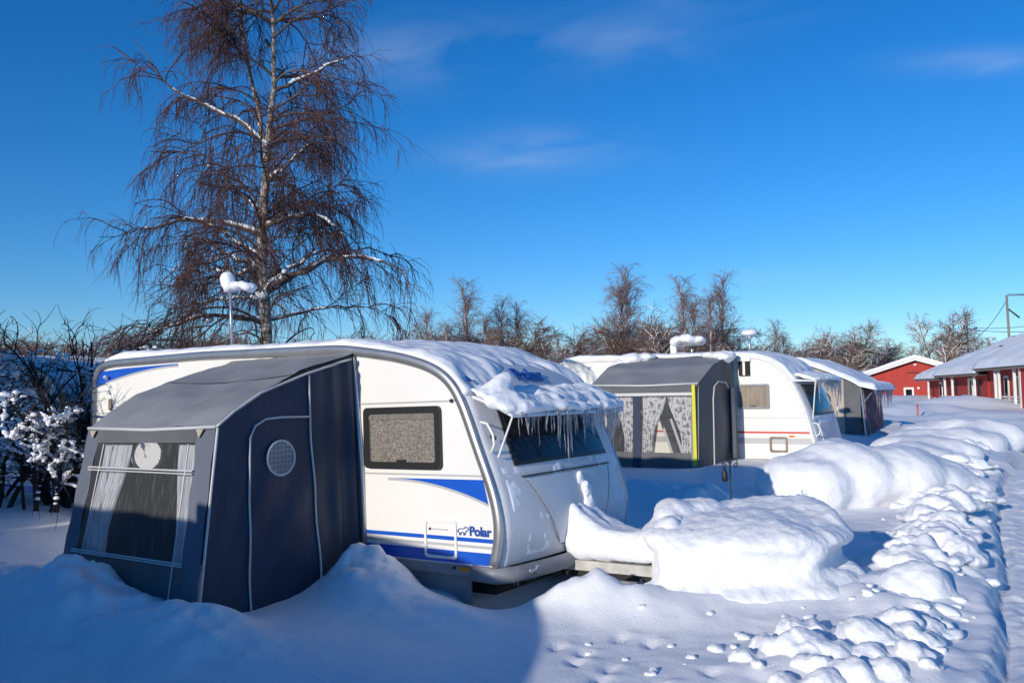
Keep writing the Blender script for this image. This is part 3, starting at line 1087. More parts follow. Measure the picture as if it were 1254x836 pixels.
def far_caravan():
    root = empty('caravan', 'cream caravan with a thin red stripe and a small beige-curtained window, beside the grey awning', 'caravan', FR2, 'caravans on the snowy site')
    sh = Shell(PROF2, 2.2, .12)
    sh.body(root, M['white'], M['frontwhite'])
    P = sh.P
    for y in (-.008, 2.208):
        MB().tube([(p[0] - n[0] * .03, y, p[1] - n[1] * .03) for p, n in zip(P, sh.N)], .034, 10, sq=(.5, 1)).build('corner_rail', M['whitewood'], root, True)
    MB().box((-6.05, -.005, 1.318), (-.16, .0, 1.332)).build('side_moulding', M['greystripe'], root)
    strip('red_stripe', [(-6.0, 1.04), (-.07, 1.04)], [(-6.0, 1.0), (-.065, 1.0)], M['red'], root)
    strip('grey_stripe', [(-6.0, .905), (-.05, .905)], [(-6.0, .785), (-.03, .785)], M['greystripe'], root)
    side_window(root, -1.575, 1.51, -.915, 2.02, .04, .045, M['greyplastic'], M['beige'])
    h = ring_xz(round_rect(-.945, .615, -.575, .935, .04), round_rect(-.90, .66, -.62, .89, .03), .0, -.02).build('service_hatch', M['greywood'], root)
    MB().prism(round_rect(-.55, .93, -.43, .965, .015), -.02, .0).build('side_lamp', M['orange'], root)
    b = MB().box((-1.53, -.06, 2.20), (-1.30, .0, 2.55)).build('vent_box', M['dark'], root)
    MB().box((-1.55, -.075, 2.50), (-1.28, .0, 2.57)).build('vent_cap', M['white'], b)
    MB().box((-1.44, -.068, 2.21), (-1.39, -.061, 2.49)).build('vent_slat', M['white'], b)
    fw = sh.patch('front_window', 1.36, 1.98, .22, 1.98, .012, M['black'], root, slant=.03)
    sh.patch('pane', 1.40, 1.94, .27, 1.93, .018, M['darkglass'], fw, slant=.03)
    sh.patch('gas_locker_lid', .62, 1.2, .35, 1.85, .014, M['frontwhite'], root)
    MB().box((-5.9, .2, .2), (-.1, 2.0, .47)).build('chassis', M['dark'], root)
    MB().box((-5.9, .03, .15), (-.15, .06, .50)).build('skirt', M['greyplastic'], root)
    MB().tube([(-.05, .5, .40), (1.2, 1.1, .42), (-.05, 1.7, .40)], .045, 6).build('drawbar', M['greyplastic'], root)
    i0 = int(np.argmax(P[:, 1] > 2.60))

    def th(x, y, z):
        return .075 + .03 * fbm(x * 1.2, y * 1.2, 3, 171) + .012 * fbm(x * 5, y * 5, 3, 172) - .02 * smooth(-1.2, -.6, x)
    sh.snow('roof_snow', i0, sh.u_of_z(2.02), th, M['roofsnow'], root, 60, 170)

    def fr(x, y, z):
        return .014 * (fbm(y * 4, z * 4, 4, 181) + .05) + .003 * fbm(y * 18, z * 18, 2, 83)
    sh.snow('frost', sh.u_of_z(1.38), sh.u_of_z(.5), fr, M['roofsnow'], root, 70, 50, y0=.06, y1=2.15)
    ys = np.linspace(.03, 2.17, 10)
    prof = [(-.44, 2.10), (-.25, 2.09), (.02, 2.07), (.02, 2.05), (-.25, 2.06), (-.42, 2.06)]
    n = len(prof)
    vs, fs = [], []
    for y in ys:
        b_ = .12 * (1 - abs(2 * y / 2.2 - 1) ** 2.6)
        vs += [(p[0] + b_, y, p[1]) for p in prof]
    for a in range(len(ys) - 1):
        fs += [(a * n + k, a * n + (k + 1) % n, (a + 1) * n + (k + 1) % n, (a + 1) * n + k) for k in range(n)]
    fs += [tuple(range(n)), tuple((len(ys) - 1) * n + k for k in range(n))]
    vis = MB().poly(vs, fs).build('visor', M['frontwhite'], root)
    balls = []
    r_ = random.Random(31)
    for k in range(26):
        y = .06 + 2.08 * k / 25
        b_ = .12 * (1 - abs(2 * y / 2.2 - 1) ** 2.6)
        for (x_, z_, rr) in ((-.03, 2.10, .06), (-.2, 2.14, .07), (-.36, 2.20, .07)):
            balls.append(((x_ + b_, y, z_ + r_.uniform(-.01, .015)), (rr * 1.4, rr * 1.2, rr * r_.uniform(.8, 1.1))))
    blob('visor_snow', balls, M['roofsnow'], vis, .035, 16, ((.02, 4),), seed=15)
    spots = []
    for k in range(48):
        y = .05 + 2.1 * (k + r_.random() * .8) / 48
        b_ = .12 * (1 - abs(2 * y / 2.2 - 1) ** 2.6)
        spots.append((.01 + b_, y, 2.06, r_.choice((.12, .2, .28, .38, .5)) * r_.uniform(.7, 1.1), r_.uniform(.011, .02)))
    icicle_set(vis, spots, 14)
    for y in (.06, 2.12):
        a = sh.surf(np.array([sh.u_of_z(1.28)]), np.array([y]), .04)[0]
        MB().tube([(.0, y, 2.05), tuple(a)], .012, 6).build('stay', M['white'], vis)
    p = [sh.surf(np.array([sh.u_of_z(z)]), np.array([.10]), o_)[0] for z, o_ in ((1.22, .0), (1.18, .08), (1.06, .11), (.98, .07), (.95, .0))]
    MB().tube(p, .014, 8).build('grab_handle', M['white'], root, True)
    MB().box((-3.4, .75, 2.66), (-3.25, .9, 3.0)).build('chimney', M['white'], root, False, .03)
    return root, sh


car2, sh2 = far_caravan()
SKIP = ('lettering', 'bear_emblem', 'frost', 'snow_clump', 'drawbar_snow')
X1, Y1 = FR1.col[0].to_3d(), FR1.col[1].to_3d()
c0 = dup(car1, frame(*(FR1.translation + X1 * -7.9 + Y1 * .5 + Vector((0, 0, .25))), -34.6, 0), None, 'white caravan half hidden behind the snowy bush at the left edge', SKIP)
c3 = dup(car2, frame(8.9, 26.9, .0, -33.5), None, 'caravan mostly hidden behind the cream one, joined to the pink-curtained tent', ())
# the neighbour behind the camera whose shadow lies across the foreground
Xs = Vector((.823, -.568, 0))
cs = dup(car2, frame(-6.75 + Xs.x * 2.3 - .568 * 2.2, 2.74 + Xs.y * 2.3 - .823 * 2.2, -.12, -34.6), None, 'caravan parked outside the view whose shadow falls across the foreground snow', ())


FN = frame(-6.75, 2.74, 0, -34.6)
nt_ = empty('awning', 'added unseen grey tent by the caravan outside the view, shaped to cast the sloping shadow', 'awning', FN, 'awning tents on caravans')  # unseen tent added here, its outline fitted to the foreground shadow edge
MB().prism([(.9, -.1), (.9, 2.66), (1.9, 2.56), (2.65, 2.34), (4.22, 1.55), (4.36, -.1)], -2.1, .0).build('wall', M['fabricdark'], nt_)
MB().prism([(.8, 2.70), (1.95, 2.60), (2.7, 2.38), (4.36, 1.53), (4.36, 1.50), (2.68, 2.345), (1.93, 2.57), (.8, 2.67)], -2.15, .04).build('roof', M['fabricgrey'], nt_)
ht_ = empty('occluder', 'added unseen cabin outside the view that shades the bush at the left edge', 'occluder', FN)  # unseen hut-shaped block, added only to shade the bush at the left
MB().prism([(-3.6, -.2), (-3.6, 4.1), (-1.8, 5.3), (0, 4.1), (0, -.2)], -10.0, -3.98, 'x').build('wall', M['redwood'], ht_)
for a_, b_ in (((-4.0, 3.87), (-1.8, 5.36)), ((.4, 3.87), (-1.8, 5.36))):
    MB().prism([a_, b_, (b_[0], b_[1] + .1), (a_[0], a_[1] + .1)], -10.3, -3.95, 'x').build('roof', M['rooftile'], ht_)


# ------------------------------------------------------------------ awnings
def panel_grid(outline_y, bot, prof, x0f, fold, nu=70, nv=60, hole=None):
    """side wall in a plane x = const: columns along y, each from the bottom up to the roof profile prof(y)"""
    V, keep = [], []
    for i in range(nu):
        t = i / (nu - 1)
        for j in range(nv):
            s_ = j / (nv - 1)
            yt = outline_y[0] + (outline_y[1] - outline_y[0]) * t
            yb = bot[0] + (bot[1] - bot[0]) * t
            zt = prof(yt)
            z = bot[2] + (zt - bot[2]) * s_
            y = yb + (yt - yb) * s_
            V.append((x0f(y, z) + fold(y, z, t, s_), y, z))
    V = np.array(V)
    F = grid_faces(nu, nv)
    if hole:
        c = V[F].mean(1)
        F = F[np.hypot(c[:, 1] - hole[0], c[:, 2] - hole[1]) > hole[2]]
    return V, F


def disc_x(x, y, z, r, n=28, dx=.004):
    return MB().prism([(y + r * math.cos(a), z + r * math.sin(a)) for a in np.linspace(0, 2 * math.pi, n + 1)[:-1]], x - dx, x + dx, 'x')


def ring_x(x, y, z, r, tr, n=32):
    pts = [(x, y + r * math.cos(a), z + r * math.sin(a)) for a in np.linspace(0, 2 * math.pi, n + 1)]
    return MB().tube(pts, tr, 6, False)


def curtain(name, xa, xb, xw, zt, zb, yf, m, parent, nf=7, tie=None, amp=.025):
    """hanging cloth from xa..xb at the top gathered to width xw at height tie"""
    nu, nv = 60, 26
    V = []
    for i in range(nu):
        t = i / (nu - 1)
        for j in range(nv):
            s_ = j / (nv - 1)
            z = zt + (zb - zt) * s_
            g = xw[0] + (xw[1] - xw[0]) * t
            a = xa + (xb - xa) * t
            k = smooth(0, .75, s_)
            x = a * (1 - k) + g * k
            V.append((x, yf(z) + amp * math.sin(t * nf * 6.28 + s_ * 1.2) * (.6 + .4 * s_), z))
    return npmesh(name, V, grid_faces(nu, nv), m, parent, True)


def navy_awning():
    root = empty('awning', 'navy and grey awning tent with arched door, fixed to the blue-striped caravan', 'awning', FR1, 'awning tents on caravans')
    XR, XL = -1.55, -3.46
    py = np.array([-1.62, -1.45, -1.16, -.63, -.09, .0])
    pz = np.array([1.775, 1.90, 2.05, 2.235, 2.375, 2.42])
    prof = lambda y: float(np.interp(y, py, pz))
    # roof, sagging a little between its poles
    nu, nv = 44, 26
    V = []
    for i in range(nu):
        t = i / (nu - 1)
        for j in range(nv):
            s_ = j / (nv - 1)
            y = -1.62 + 1.615 * s_
            xl = XL - .0 * s_ - .30 * smooth(0, 1, s_) + .28 * smooth(.45, 1, s_)
            x = xl + (XR - xl) * t
            sag = -.035 * math.sin(math.pi * t) * math.sin(math.pi * min(1, s_ * 1.1)) + .012 * math.sin(t * 15 + s_ * 9) * math.sin(math.pi * s_)
            z = prof(y) + .02 + sag + .012 * float(fbm(np.array(x * 2.5), np.array(y * 3.0), 3, 91)) + .012 * math.exp(-((s_ - .55) / .03) ** 2)
            V.append((x, y, z + .03 * s_))
    npmesh('roof', V, grid_faces(nu, nv), M['fabricgrey'], root, True)
    MB().tube([(XL + .02 + (XR - XL - .03) * t_, -.80, prof(-.80) + .052 - .035 * math.sin(math.pi * t_) * .98) for t_ in np.linspace(0, 1, 15)], .006, 5).build('roof_seam', M['fabricdark'], root, True)
    MB().tube([(XL - .01, -1.625, 1.795), ((XL + XR) / 2, -1.63, 1.772), (XR + .01, -1.625, 1.79)], .016, 8).build('eave_piping', M['piping'], root, True)

    def foldR(y, z, t, s_):
        w = smooth(.55, 1.0, t)
        return .016 * math.sin(t * 26 - s_ * 15 + 2 * math.sin(t * 5)) * math.sin(math.pi * t) * math.sin(math.pi * min(1, s_ * 1.2)) + .04 * w * math.sin(t * 46 + s_ * 3.0) * (1 - .5 * s_) + .018 * math.sin(t * 9 + s_ * 7.5) * math.sin(math.pi * t) + .02 * math.sin(math.pi * t) * math.sin(math.pi * s_)
    V, F = panel_grid((-1.62, 0.0), (-1.83, .02, .0), prof, lambda y, z: XR, foldR, hole=(-.98, 1.49, .135))
    sw = npmesh('side_wall', V, F, M['fabricnavy'], root, True)
    disc_x(XR + .036, -.98, 1.49, .150).build('round_window', M['lattice'], sw)
    ring_x(XR + .038, -.98, 1.49, .15, .012).build('window_ring', M['piping'], sw, True)
    gm = MB()
    for k in range(-3, 4):
        o_ = k * .042
        h_ = math.sqrt(.15 ** 2 - o_ ** 2)
        gm.tube([(XR + .041, -.98 + o_, 1.49 - h_), (XR + .041, -.98 + o_ + .01, 1.49 + h_)], .0035, 5)
        gm.tube([(XR + .042, -.98 - h_, 1.49 + o_), (XR + .042, -.98 + h_, 1.49 + o_ + .008)], .0035, 5)
    gm.build('window_mesh', M['greyplastic'], sw)

    def pip(pts, r=.009, nm='piping', m=M['piping']):
        q = []
        for (y, z) in pts:
            t = (y + 1.7) / 1.7
            s_ = z / prof(max(-1.62, min(0, y)))
            q.append((XR + foldR(y, z, max(0, min(1, t)), s_) + .012, y, z))
        return MB().tube(q, r, 6).build(nm, m, sw, True)
    sub = lambda pts: [tuple(p) for p in resample(pts, .05)]
    pip(sub([(-1.82, .1), (-1.79, .38), (-1.61, 1.78)]), .012)
    pip(sub([(-1.62, 1.79), (-1.45, 1.91), (-1.16, 2.06), (-.63, 2.24), (-.09, 2.38)]), .012)
    pip(sub([(-.63, 2.22), (-.60, 1.4), (-.53, .15)]), .010)
    pip(sub([(-1.30, .15), (-1.31, 1.5), (-1.30, 1.68), (-1.24, 1.78), (-1.12, 1.835), (-.95, 1.845), (-.63, 1.84)]), .010, 'door_piping')
    MB().tube([(XR - .02, -.02, 2.40), (XR + .05, -.01, 1.4), (XR + .08, .0, .3)], .028, 8).build('edge_pole', M['alu'], root, True)
    # far side wall
    V, F = panel_grid((-1.62, 0.0), (-1.83, .02, .0), prof, lambda y, z: XL - .02 - .22 * max(0, 1.78 - z) / 1.78, lambda y, z, t, s_: .015 * math.sin(t * 12), hole=(-1.0, 1.50, .16), nu=150, nv=150)
    fwl = npmesh('side_wall', V, F, M['fabricnavy'], root, True)
    # front wall: leaning plane
    yf = lambda z: -1.62 - .20 * (1.78 - z) / 1.4
    xl = lambda z: XL - .02 - .22 * (1.78 - z) / 1.78

    def quad(name, a, b, z0, z1, m, parent, dy=0.0, left=False, n=14):
        """band between x=a and x=b (numbers measured from the left edge line if left)"""
        V = []
        for z in np.linspace(z1, z0, n):
            A = xl(z) + a if left else a
            B = xl(z) + b if left == 2 else b
            for t in np.linspace(0, 1, 8):
                x = A + (B - A) * t
                V.append((x, yf(z) + dy + .006 * math.sin(z * 14 + t * 3), z))
        return npmesh(name, V, grid_faces(n, 8), m, parent, True)
    fw = quad('front_wall', 0.0, .20, .0, 1.78, M['stripgrey'], root, 0, 2)
    quad('corner_strip', XR - .24, XR, .0, 1.78, M['stripgrey'], fw)
    quad('valance', .20, XR - .24, 1.66, 1.775, M['fabricdark'], fw, -.012, True)
    quad('lower_panel', .20, XR - .24, .0, .66, M['fabricdark'], fw, .002, True)
    quad('clear_window', .20, XR - .24, .66, 1.66, M['vinyl'], fw, .002, True)
    for z in (1.43, .67, .69):
        MB().tube([(xl(z) + .16, yf(z) - .014, z + .01), (XR - .22, yf(z) - .014, z)], .008, 6).build('seam_bar', M['piping'], fw)
    MB().tube([(xl(1.405) + .16, yf(1.405) - .014, 1.415), (XR - .22, yf(1.405) - .014, 1.405)], .006, 6).build('seam_bar', M['piping'], fw)
    for (xa, xb) in ((XL + .30, XL + .10), (XR - .32, XR - .36)):
        MB().tube([(xa, yf(1.65) - .012, 1.65), (xb, yf(.1) - .012, .1)], .007, 6).build('seam_line', M['piping'], fw)
    for xx in (XL + .10, XR - .18):
        MB().poly([(xx - .05, -1.645, 1.772), (xx + .05, -1.645, 1.772), (xx, -1.655, 1.70), (xx - .05, -1.635, 1.772), (xx + .05, -1.635, 1.772), (xx, -1.645, 1.70)], [(0, 1, 2), (5, 4, 3), (0, 3, 4, 1), (1, 4, 5, 2), (2, 5, 3, 0)]).build('corner_patch', M['beigefab'], fw)
    yc = lambda z: yf(z) + .09
    curtain('curtain', XL + .14, XL + .60, (XL + .04, XL + .36), 1.64, .50, yc, M['curtain'], root, 8)
    curtain('curtain', XR - .60, XR - .16, (XR - .48, XR - .14), 1.64, .30, yc, M['curtain'], root, 7)
    # dim ground sheet and a far round window glowing with daylight
    disc_x(XL - .075, -1.0, 1.50, .17).build('round_window', M['pane'], fwl)
    ring_x(XL - .035, -1.0, 1.50, .162, .014).build('window_ring', M['piping'], fwl, True)
    return root


navy_awning()


def grey_awning():
    root = empty('awning', 'grey awning tent with patterned curtains and a yellow strap, fixed to the cream caravan', 'awning', FR2, 'awning tents on caravans')
    XR, XL, YF = -1.62, -3.95, -2.15
    py = np.array([YF, YF + .25, -1.3, -.6, -.05, .0])
    pz = np.array([2.03, 2.14, 2.42, 2.55, 2.62, 2.63])
    prof = lambda y: float(np.interp(y, py, pz))
    nu, nv = 40, 24
    V = []
    for i in range(nu):
        t = i / (nu - 1)
        for j in range(nv):
            s_ = j / (nv - 1)
            y = YF + (-YF - .003) * s_
            x = XL + (XR - XL) * t
            sag = -.05 * math.sin(math.pi * t) * math.sin(math.pi * s_)
            V.append((x, y, prof(y) + .015 + sag + .012 * float(fbm(np.array(x * 2), np.array(y * 2), 3, 191))))
    npmesh('roof', V, grid_faces(nu, nv), M['fabricgrey'], root, True)
    MB().tube([(XL, YF - .005, 2.05), ((XL + XR) / 2, YF - .01, 2.02), (XR, YF - .005, 2.045)], .022, 8).build('eave_piping', M['piping'], root, True)
    fold = lambda y, z, t, s_: .05 * math.sin(t * 15 + s_ * 2) * smooth(.4, 1, t) + .03 * math.sin(t * 6 + s_ * 8) * math.sin(math.pi * t)
    V, F = panel_grid((YF + .03, 0), (YF - .12, .02, .1), prof, lambda y, z: XR, fold, 50, 40)
    sw = npmesh('side_wall', V, F, M['fabricdark'], root, True)
    arch = resample([(-1.55, .3), (-1.5, 1.75), (-1.42, 1.98), (-1.2, 2.08), (-.75, 2.06), (-.62, 1.95)], .06)
    MB().tube([(XR + .05, y, z) for y, z in arch], .014, 6).build('door_piping', M['piping'], sw, True)
    MB().box((XR + .06, -.52, .5), (XR + .075, -.30, 1.95)).build('tied_flap', M['fabricgrey'], sw)
    V, F = panel_grid((YF + .03, 0), (YF - .12, .02, .1), prof, lambda y, z: XL, lambda *a: 0, 10, 10)
    npmesh('side_wall', V, F, M['fabricdark'], root, True)
    yf = lambda z: YF + .04 - .10 * (2.0 - z) / 1.9

    def band(name, a, b, z0, z1, m, parent, dy=0.0):
        V = [(x, yf(z) + dy, z) for z in np.linspace(z1, z0, 8) for x in np.linspace(a, b, 8)]
        return npmesh(name, V, grid_faces(8, 8), m, parent, True)
    fw = band('front_wall', XL, XL + .14, .1, 2.0, M['fabricgrey'], root)
    band('corner_strip', XR - .16, XR, .1, 2.0, M['fabricgrey'], fw)
    band('valance', XL + .02, XR - .02, 1.88, 2.03, M['fabricdark'], fw, -.03)
    band('valance_trim', XL + .1, XR - .1, 1.82, 1.88, M['piping'], fw, -.02)
    band('lower_panel', XL + .14, XR - .16, .1, .72, M['fabricdark'], fw, .01)
    band('clear_window', XL + .14, XR - .16, .72, 1.83, M['vinyl'], fw, .0)
    band('mullion', XL + .95, XL + 1.12, .1, 1.83, M['fabricnavy'], fw, -.008)
    yc = lambda z: yf(z) + .08
    for (a, b, c_) in ((XL + .14, XL + .42, (XL + .12, XL + .30)), (XL + .50, XL + .96, (XL + .72, XL + .96)), (XL + 1.12, XL + 1.62, (XL + 1.10, XL + 1.34)), (XR - .68, XR - .12, (XR - .40, XR - .12))):
        curtain('curtain', a, b, c_, 1.83, .62, yc, M['flower'], root, 5)
    # deck chair shape folded inside
    for dx in (0, .22):
        MB().tube([(XL + 1.35 + dx, YF + .45, 1.35), (XL + 1.75 + dx, YF + .2, .5)], .03, 6).build('inner_pole', M['piping'], root)
    MB().box((XR - .10, yf(1.9) - .12, .50), (XR - .035, yf(1.9) - .108, 2.02)).build('yellow_strap', M['yellow'], root)
    blob('roof_snow', [((XR - .16, -.35, 2.62), (.28, .26, .10)), ((XR - .38, -.25, 2.65), (.25, .2, .08)), ((XR - .02, -.5, 2.58), (.15, .2, .08))], M['snow'], root, .03, 4, ((.03, 6),))
    blob('roof_snow', [((XL + .1, -.35, 2.62), (.32, .30, .13)), ((XL + .38, -.22, 2.66), (.25, .2, .09)), ((XL - .05, -.55, 2.52), (.25, .2, .10))], M['snow'], root, .03, 4, ((.03, 6),), seed=4)
    return root


grey_awning()


def pink_tent():
    """awning tent beyond the cream caravan: beige near wall, curtained right wall, snow on a roof falling to the right"""
    F3 = frame(9.95, 24.3, 0.10, -33.5)
    root = empty('awning', 'snow-roofed awning tent with pink curtains and a round window, behind the cream caravan', 'awning', F3, 'awning tents on caravans')
    xr, xl, yb = 0.0, -2.6, 2.7
    zr, zl = 1.90, 2.62
    top = lambda x: zr + (zl - zr) * min(1, (xr - x) / 1.6) ** .8
    V = [(x, 0, top(x) * s_) for x in np.linspace(xl, -.45, 16) for s_ in np.linspace(0, 1, 8)]
    nw = npmesh('near_wall', V, grid_faces(16, 8), M['beigefab'], root, True)
    V = [(x, -.003, top(x) * s_) for x in np.linspace(-.45, xr, 8) for s_ in np.linspace(0, 1, 8)]
    npmesh('corner_strip', V, grid_faces(8, 8), M['fabricdark'], nw, True)
    MB().prism([(-1.05 + .22 * math.cos(a), 1.52 + .22 * math.sin(a)) for a in np.linspace(0, 6.283, 25)[:-1]], -.02, -.008).build('round_window', M['lattice'], nw)
    MB().tube([(-1.05 + .22 * math.cos(a), -.02, 1.52 + .22 * math.sin(a)) for a in np.linspace(0, 6.283, 25)], .02, 6, False).build('window_ring', M['black'], nw)
    fr = MB()
    for y in (0.0, .9, 1.8, yb):
        fr.tube([(xr + .02, y, zr), (xr + .14, y, 0)], .025, 6)
    fr.tube([(xr + .02, 0, zr), (xr + .02, yb, zr)], .025, 6)
    fr.tube([(xr + .02, 0, zr - .55), (xr + .30, .35, zr - .12)], .02, 6)
    fr.build('poles', M['alu'], root)
    V = [(xr + .005 + .10 * (1 - s_), y, zr * s_) for y in np.linspace(0, yb, 20) for s_ in np.linspace(0, 1, 8)]
    npmesh('right_wall', V, grid_faces(20, 8), M['fabricdark'], root, True)
    for (a, b) in ((.06, 1.25), (1.40, 2.6)):
        V = []
        for i in range(50):
            t = i / 49
            for j in range(8):
                s_ = j / 7
                V.append((xr + .05 + .10 * (1 - s_) + .035 * math.sin(t * 40), a + (b - a) * t, .15 + (zr - .25) * s_))
        npmesh('curtain', V, grid_faces(50, 8), M['pink'], root, True)
    V = [(x, yb, top(x) * s_) for x in np.linspace(xl, xr, 10) for s_ in np.linspace(0, 1, 4)]
    npmesh('rear_wall', V, grid_faces(10, 4), M['beigefab'], root, True)
    nu, nv = 50, 36
    V = []
    for x in np.linspace(xl - .1, xr + .42, nu):
        for y in np.linspace(-.18, yb + .2, nv):
            zz = top(min(x, xr)) - .25 * max(0, x - xr)
            V.append((x, y, zz + .03))
    npmesh('roof', V, grid_faces(nu, nv), M['fabricgrey'], root, True)
    V = []
    for x in np.linspace(xl - .15, xr + .48, nu):
        for y in np.linspace(-.22, yb + .24, nv):
            zz = top(min(x, xr)) - .25 * max(0, x - xr)
            e = min(1, (x - xl + .15) / .1, (xr + .48 - x) / .1, (y + .22) / .1, (yb + .24 - y) / .1)
            V.append((x, y, zz + .0 + (.16 + .03 * float(fbm(np.array(x * 2.), np.array(y * 2.), 3, 201))) * max(0, e) ** .5))
    npmesh('roof_snow', V, grid_faces(nu, nv), M['roofsnow'], root, True)
    r_ = random.Random(55)
    sp = [(xr + .42, -.1 + 2.9 * (k + r_.random()) / 34, zr - .06, r_.choice((.2, .3, .45, .7)) * r_.uniform(.7, 1.2), .02) for k in range(34)]
    icicle_set(root, sp, 56)


pink_tent()


# ------------------------------------------------------------------ things on the caravan roofs
def wpt(fr_, p):
    return fr_ @ Vector(p)


def mast(base, top, label, lumps, name='antenna_mast', r=.018):
    root = empty(name, label, 'antenna', Matrix.Translation(base), 'antennas on the caravan roofs')
    h = top - base
    MB().tube([(0, 0, 0), tuple(h)], r, 8).build('pole', M['alu'], root, True)
    MB().tube([tuple(h), tuple(h + Vector((.02, -.02, .10)))], .04, 8).build('antenna_head', M['white'], root, True)
    MB().tube([tuple(h + Vector((-.05, 0, .04))), tuple(h + Vector((.28, -.05, .02)))], .012, 6).build('antenna_arm', M['alu'], root, True)
    blob('snow_cap', [(h + Vector(c), rr) for c, rr in lumps], M['snow'], root, .018, 3, ((.03, 8),))
    return root


b = wpt(FR1, (-4.39, .7, 2.58))
mast(b, b + Vector((-.03, .0, .86)), 'thin antenna mast with lumps of snow on the blue-striped caravan', [((-.04, 0, .10), (.08, .08, .10)), ((-.01, 0, .02), (.07, .08, .07)), ((.10, 0, .03), (.13, .09, .055)), ((.23, -.02, .0), (.10, .08, .045))])
b = wpt(FR2, (-1.65, 1.1, 2.66))
mast(b, b + Vector((0, 0, .40)), 'short antenna mast with a round snow cap on the cream caravan', [((0, 0, .10), (.17, .17, .075)), ((.05, 0, .07), (.10, .12, .06))], r=.03)
b = wpt(FR2, (-3.05, .9, 2.66))
dsh = empty('satellite_dish', 'satellite dish buried under a wide snow cushion on the cream caravan', 'satellite dish', Matrix.Translation(b))
MB().tube([(0.12, 0, 0), (.12, 0, .30)], .03, 8).build('pole', M['alu'], dsh, True)
MB().prism([(-.3 + .05, .24), (.35, .28), (.35, .31), (-.25, .28)], -.22, .22).build('dish', M['greyplastic'], dsh)
blob('snow_cap', [((-.22, 0, .40), (.15, .2, .12)), ((0, 0, .42), (.25, .25, .13)), ((.24, 0, .40), (.2, .22, .12))], M['snow'], dsh, .025, 5, ((.03, 6),))

# ------------------------------------------------------------------ hook pole in the snow
hx, hy = 2.52, 9.95
hz = gz(hx, hy) - .05
hk = empty('plant_hook', 'black wrought iron hook pole with a small lantern standing in the snow', 'hook pole', Matrix.Translation((hx, hy, hz)))
ht = 1.22 - hz
MB().tube([(0, 0, 0), (.0, 0, ht)], .009, 8).build('pole', M['iron'], hk, True)
for sg in (-1, 1):
    c = []
    for k in range(26):
        a = k / 25
        if a < .5:
            q = a / .5
            c.append((sg * .085 * math.sin(q * math.pi * .5), 0, ht - .11 + .075 * math.sin(q * math.pi) + .0))
        else:
            q = (a - .5) / .5
            rr = .03 * (1 - .55 * q)
            c.append((sg * (.085 + .0 - rr * (1 - math.cos(q * 7)) * .8), 0, ht - .11 - rr * math.sin(q * 7)))
    MB().tube([(0, 0, ht - .16)] + c, .006, 6).build('scroll', M['iron'], hk, True)
MB().tube([(0, 0, ht), (0, 0, ht + .03)], [.014, .002], 8).build('finial', M['iron'], hk, True)
ln = empty('lantern', 'small dark lantern hanging from the iron hook pole', 'lantern', Matrix.Translation((hx - .065, hy, hz + ht - .30)))
MB().tube([(0, 0, 0), (0, 0, .02), (0, 0, .09), (0, 0, .13), (0, 0, .16)], [.03, .038, .034, .022, .004], 10).build('body', M['iron'], ln, True)
MB().tube([(0, 0, .155), (.02, 0, .17), (0, 0, .19)], .004, 5).build('handle', M['iron'], ln, True)

# ------------------------------------------------------------------ snow mounds
NZ = ((.045, 1.3), (.012, 4.0), (.005, 12))
top_ = [(1.20, 7.25), (1.30, 7.06), (1.55, 6.98), (2.0, 6.96), (2.40, 7.00), (2.58, 7.12), (2.72, 7.40), (2.93, 7.70), (2.90, 8.10), (2.4, 8.28), (1.8, 8.28), (1.40, 8.10), (1.24, 7.7)]
cx_ = sum(p[0] for p in top_) / len(top_)
cy_ = sum(p[1] for p in top_) / len(top_)
shr = lambda k, dy=0: [(cx_ + (p[0] - cx_) * k, cy_ + (p[1] - cy_) * k + dy) for p in top_]
ex = MB()
n_ = len(top_)
for (ka, za, kb, zb, tilt) in ((.99, .46, .965, .72, .17), (1.09, -.2, .975, .60, .12)):
    lo_, hi_ = shr(ka), shr(kb)
    vs = [(x, y, za + (tilt * .7 * (y - 7.0) if za > 0 else 0)) for x, y in lo_] + [(x, y, zb + tilt * (y - 7.0) + .06 * (x - 1.9) * (zb > .65)) for x, y in hi_]
    ex.poly(vs, [(q, (q + 1) % n_, n_ + (q + 1) % n_, n_ + q) for q in range(n_)] + [tuple(range(n_))[::-1], tuple(range(n_, 2 * n_))])
m1 = blob('snow_mound', [
    ((1.50, 7.95, .86), (.20, .26, .14)), ((1.72, 8.05, .88), (.24, .24, .11)), ((1.42, 7.80, .80), (.16, .22, .15)), ((2.05, 7.62, .70), (.95, .74, .21)), ((2.2, 7.4, .66), (.5, .35, .16)),
    ((2.44, 7.12, .66), (.20, .17, .15)), ((2.80, 7.62, .74), (.13, .18, .16)), ((2.2, 7.4, .66), (.5, .35, .14)),
    ((1.50, 7.08, .26), (.42, .24, .15)), ((1.95, 7.00, .27), (.50, .24, .16)), ((2.35, 7.05, .27), (.42, .24, .17)), ((2.66, 7.25, .30), (.30, .26, .20)), ((2.86, 7.55, .30), (.22, .30, .20)), ((1.22, 7.25, .24), (.20, .26, .14))], M['snow'], None, .024, 24, ((.035, 1.2), (.016, 3.6), (.008, 11), (.004, 30)), seed=5, extra=ex)
tag(m1, 'large overhanging snow mound covering the end of the near caravan\'s drawbar', 'snow mound', 'snow mounds')
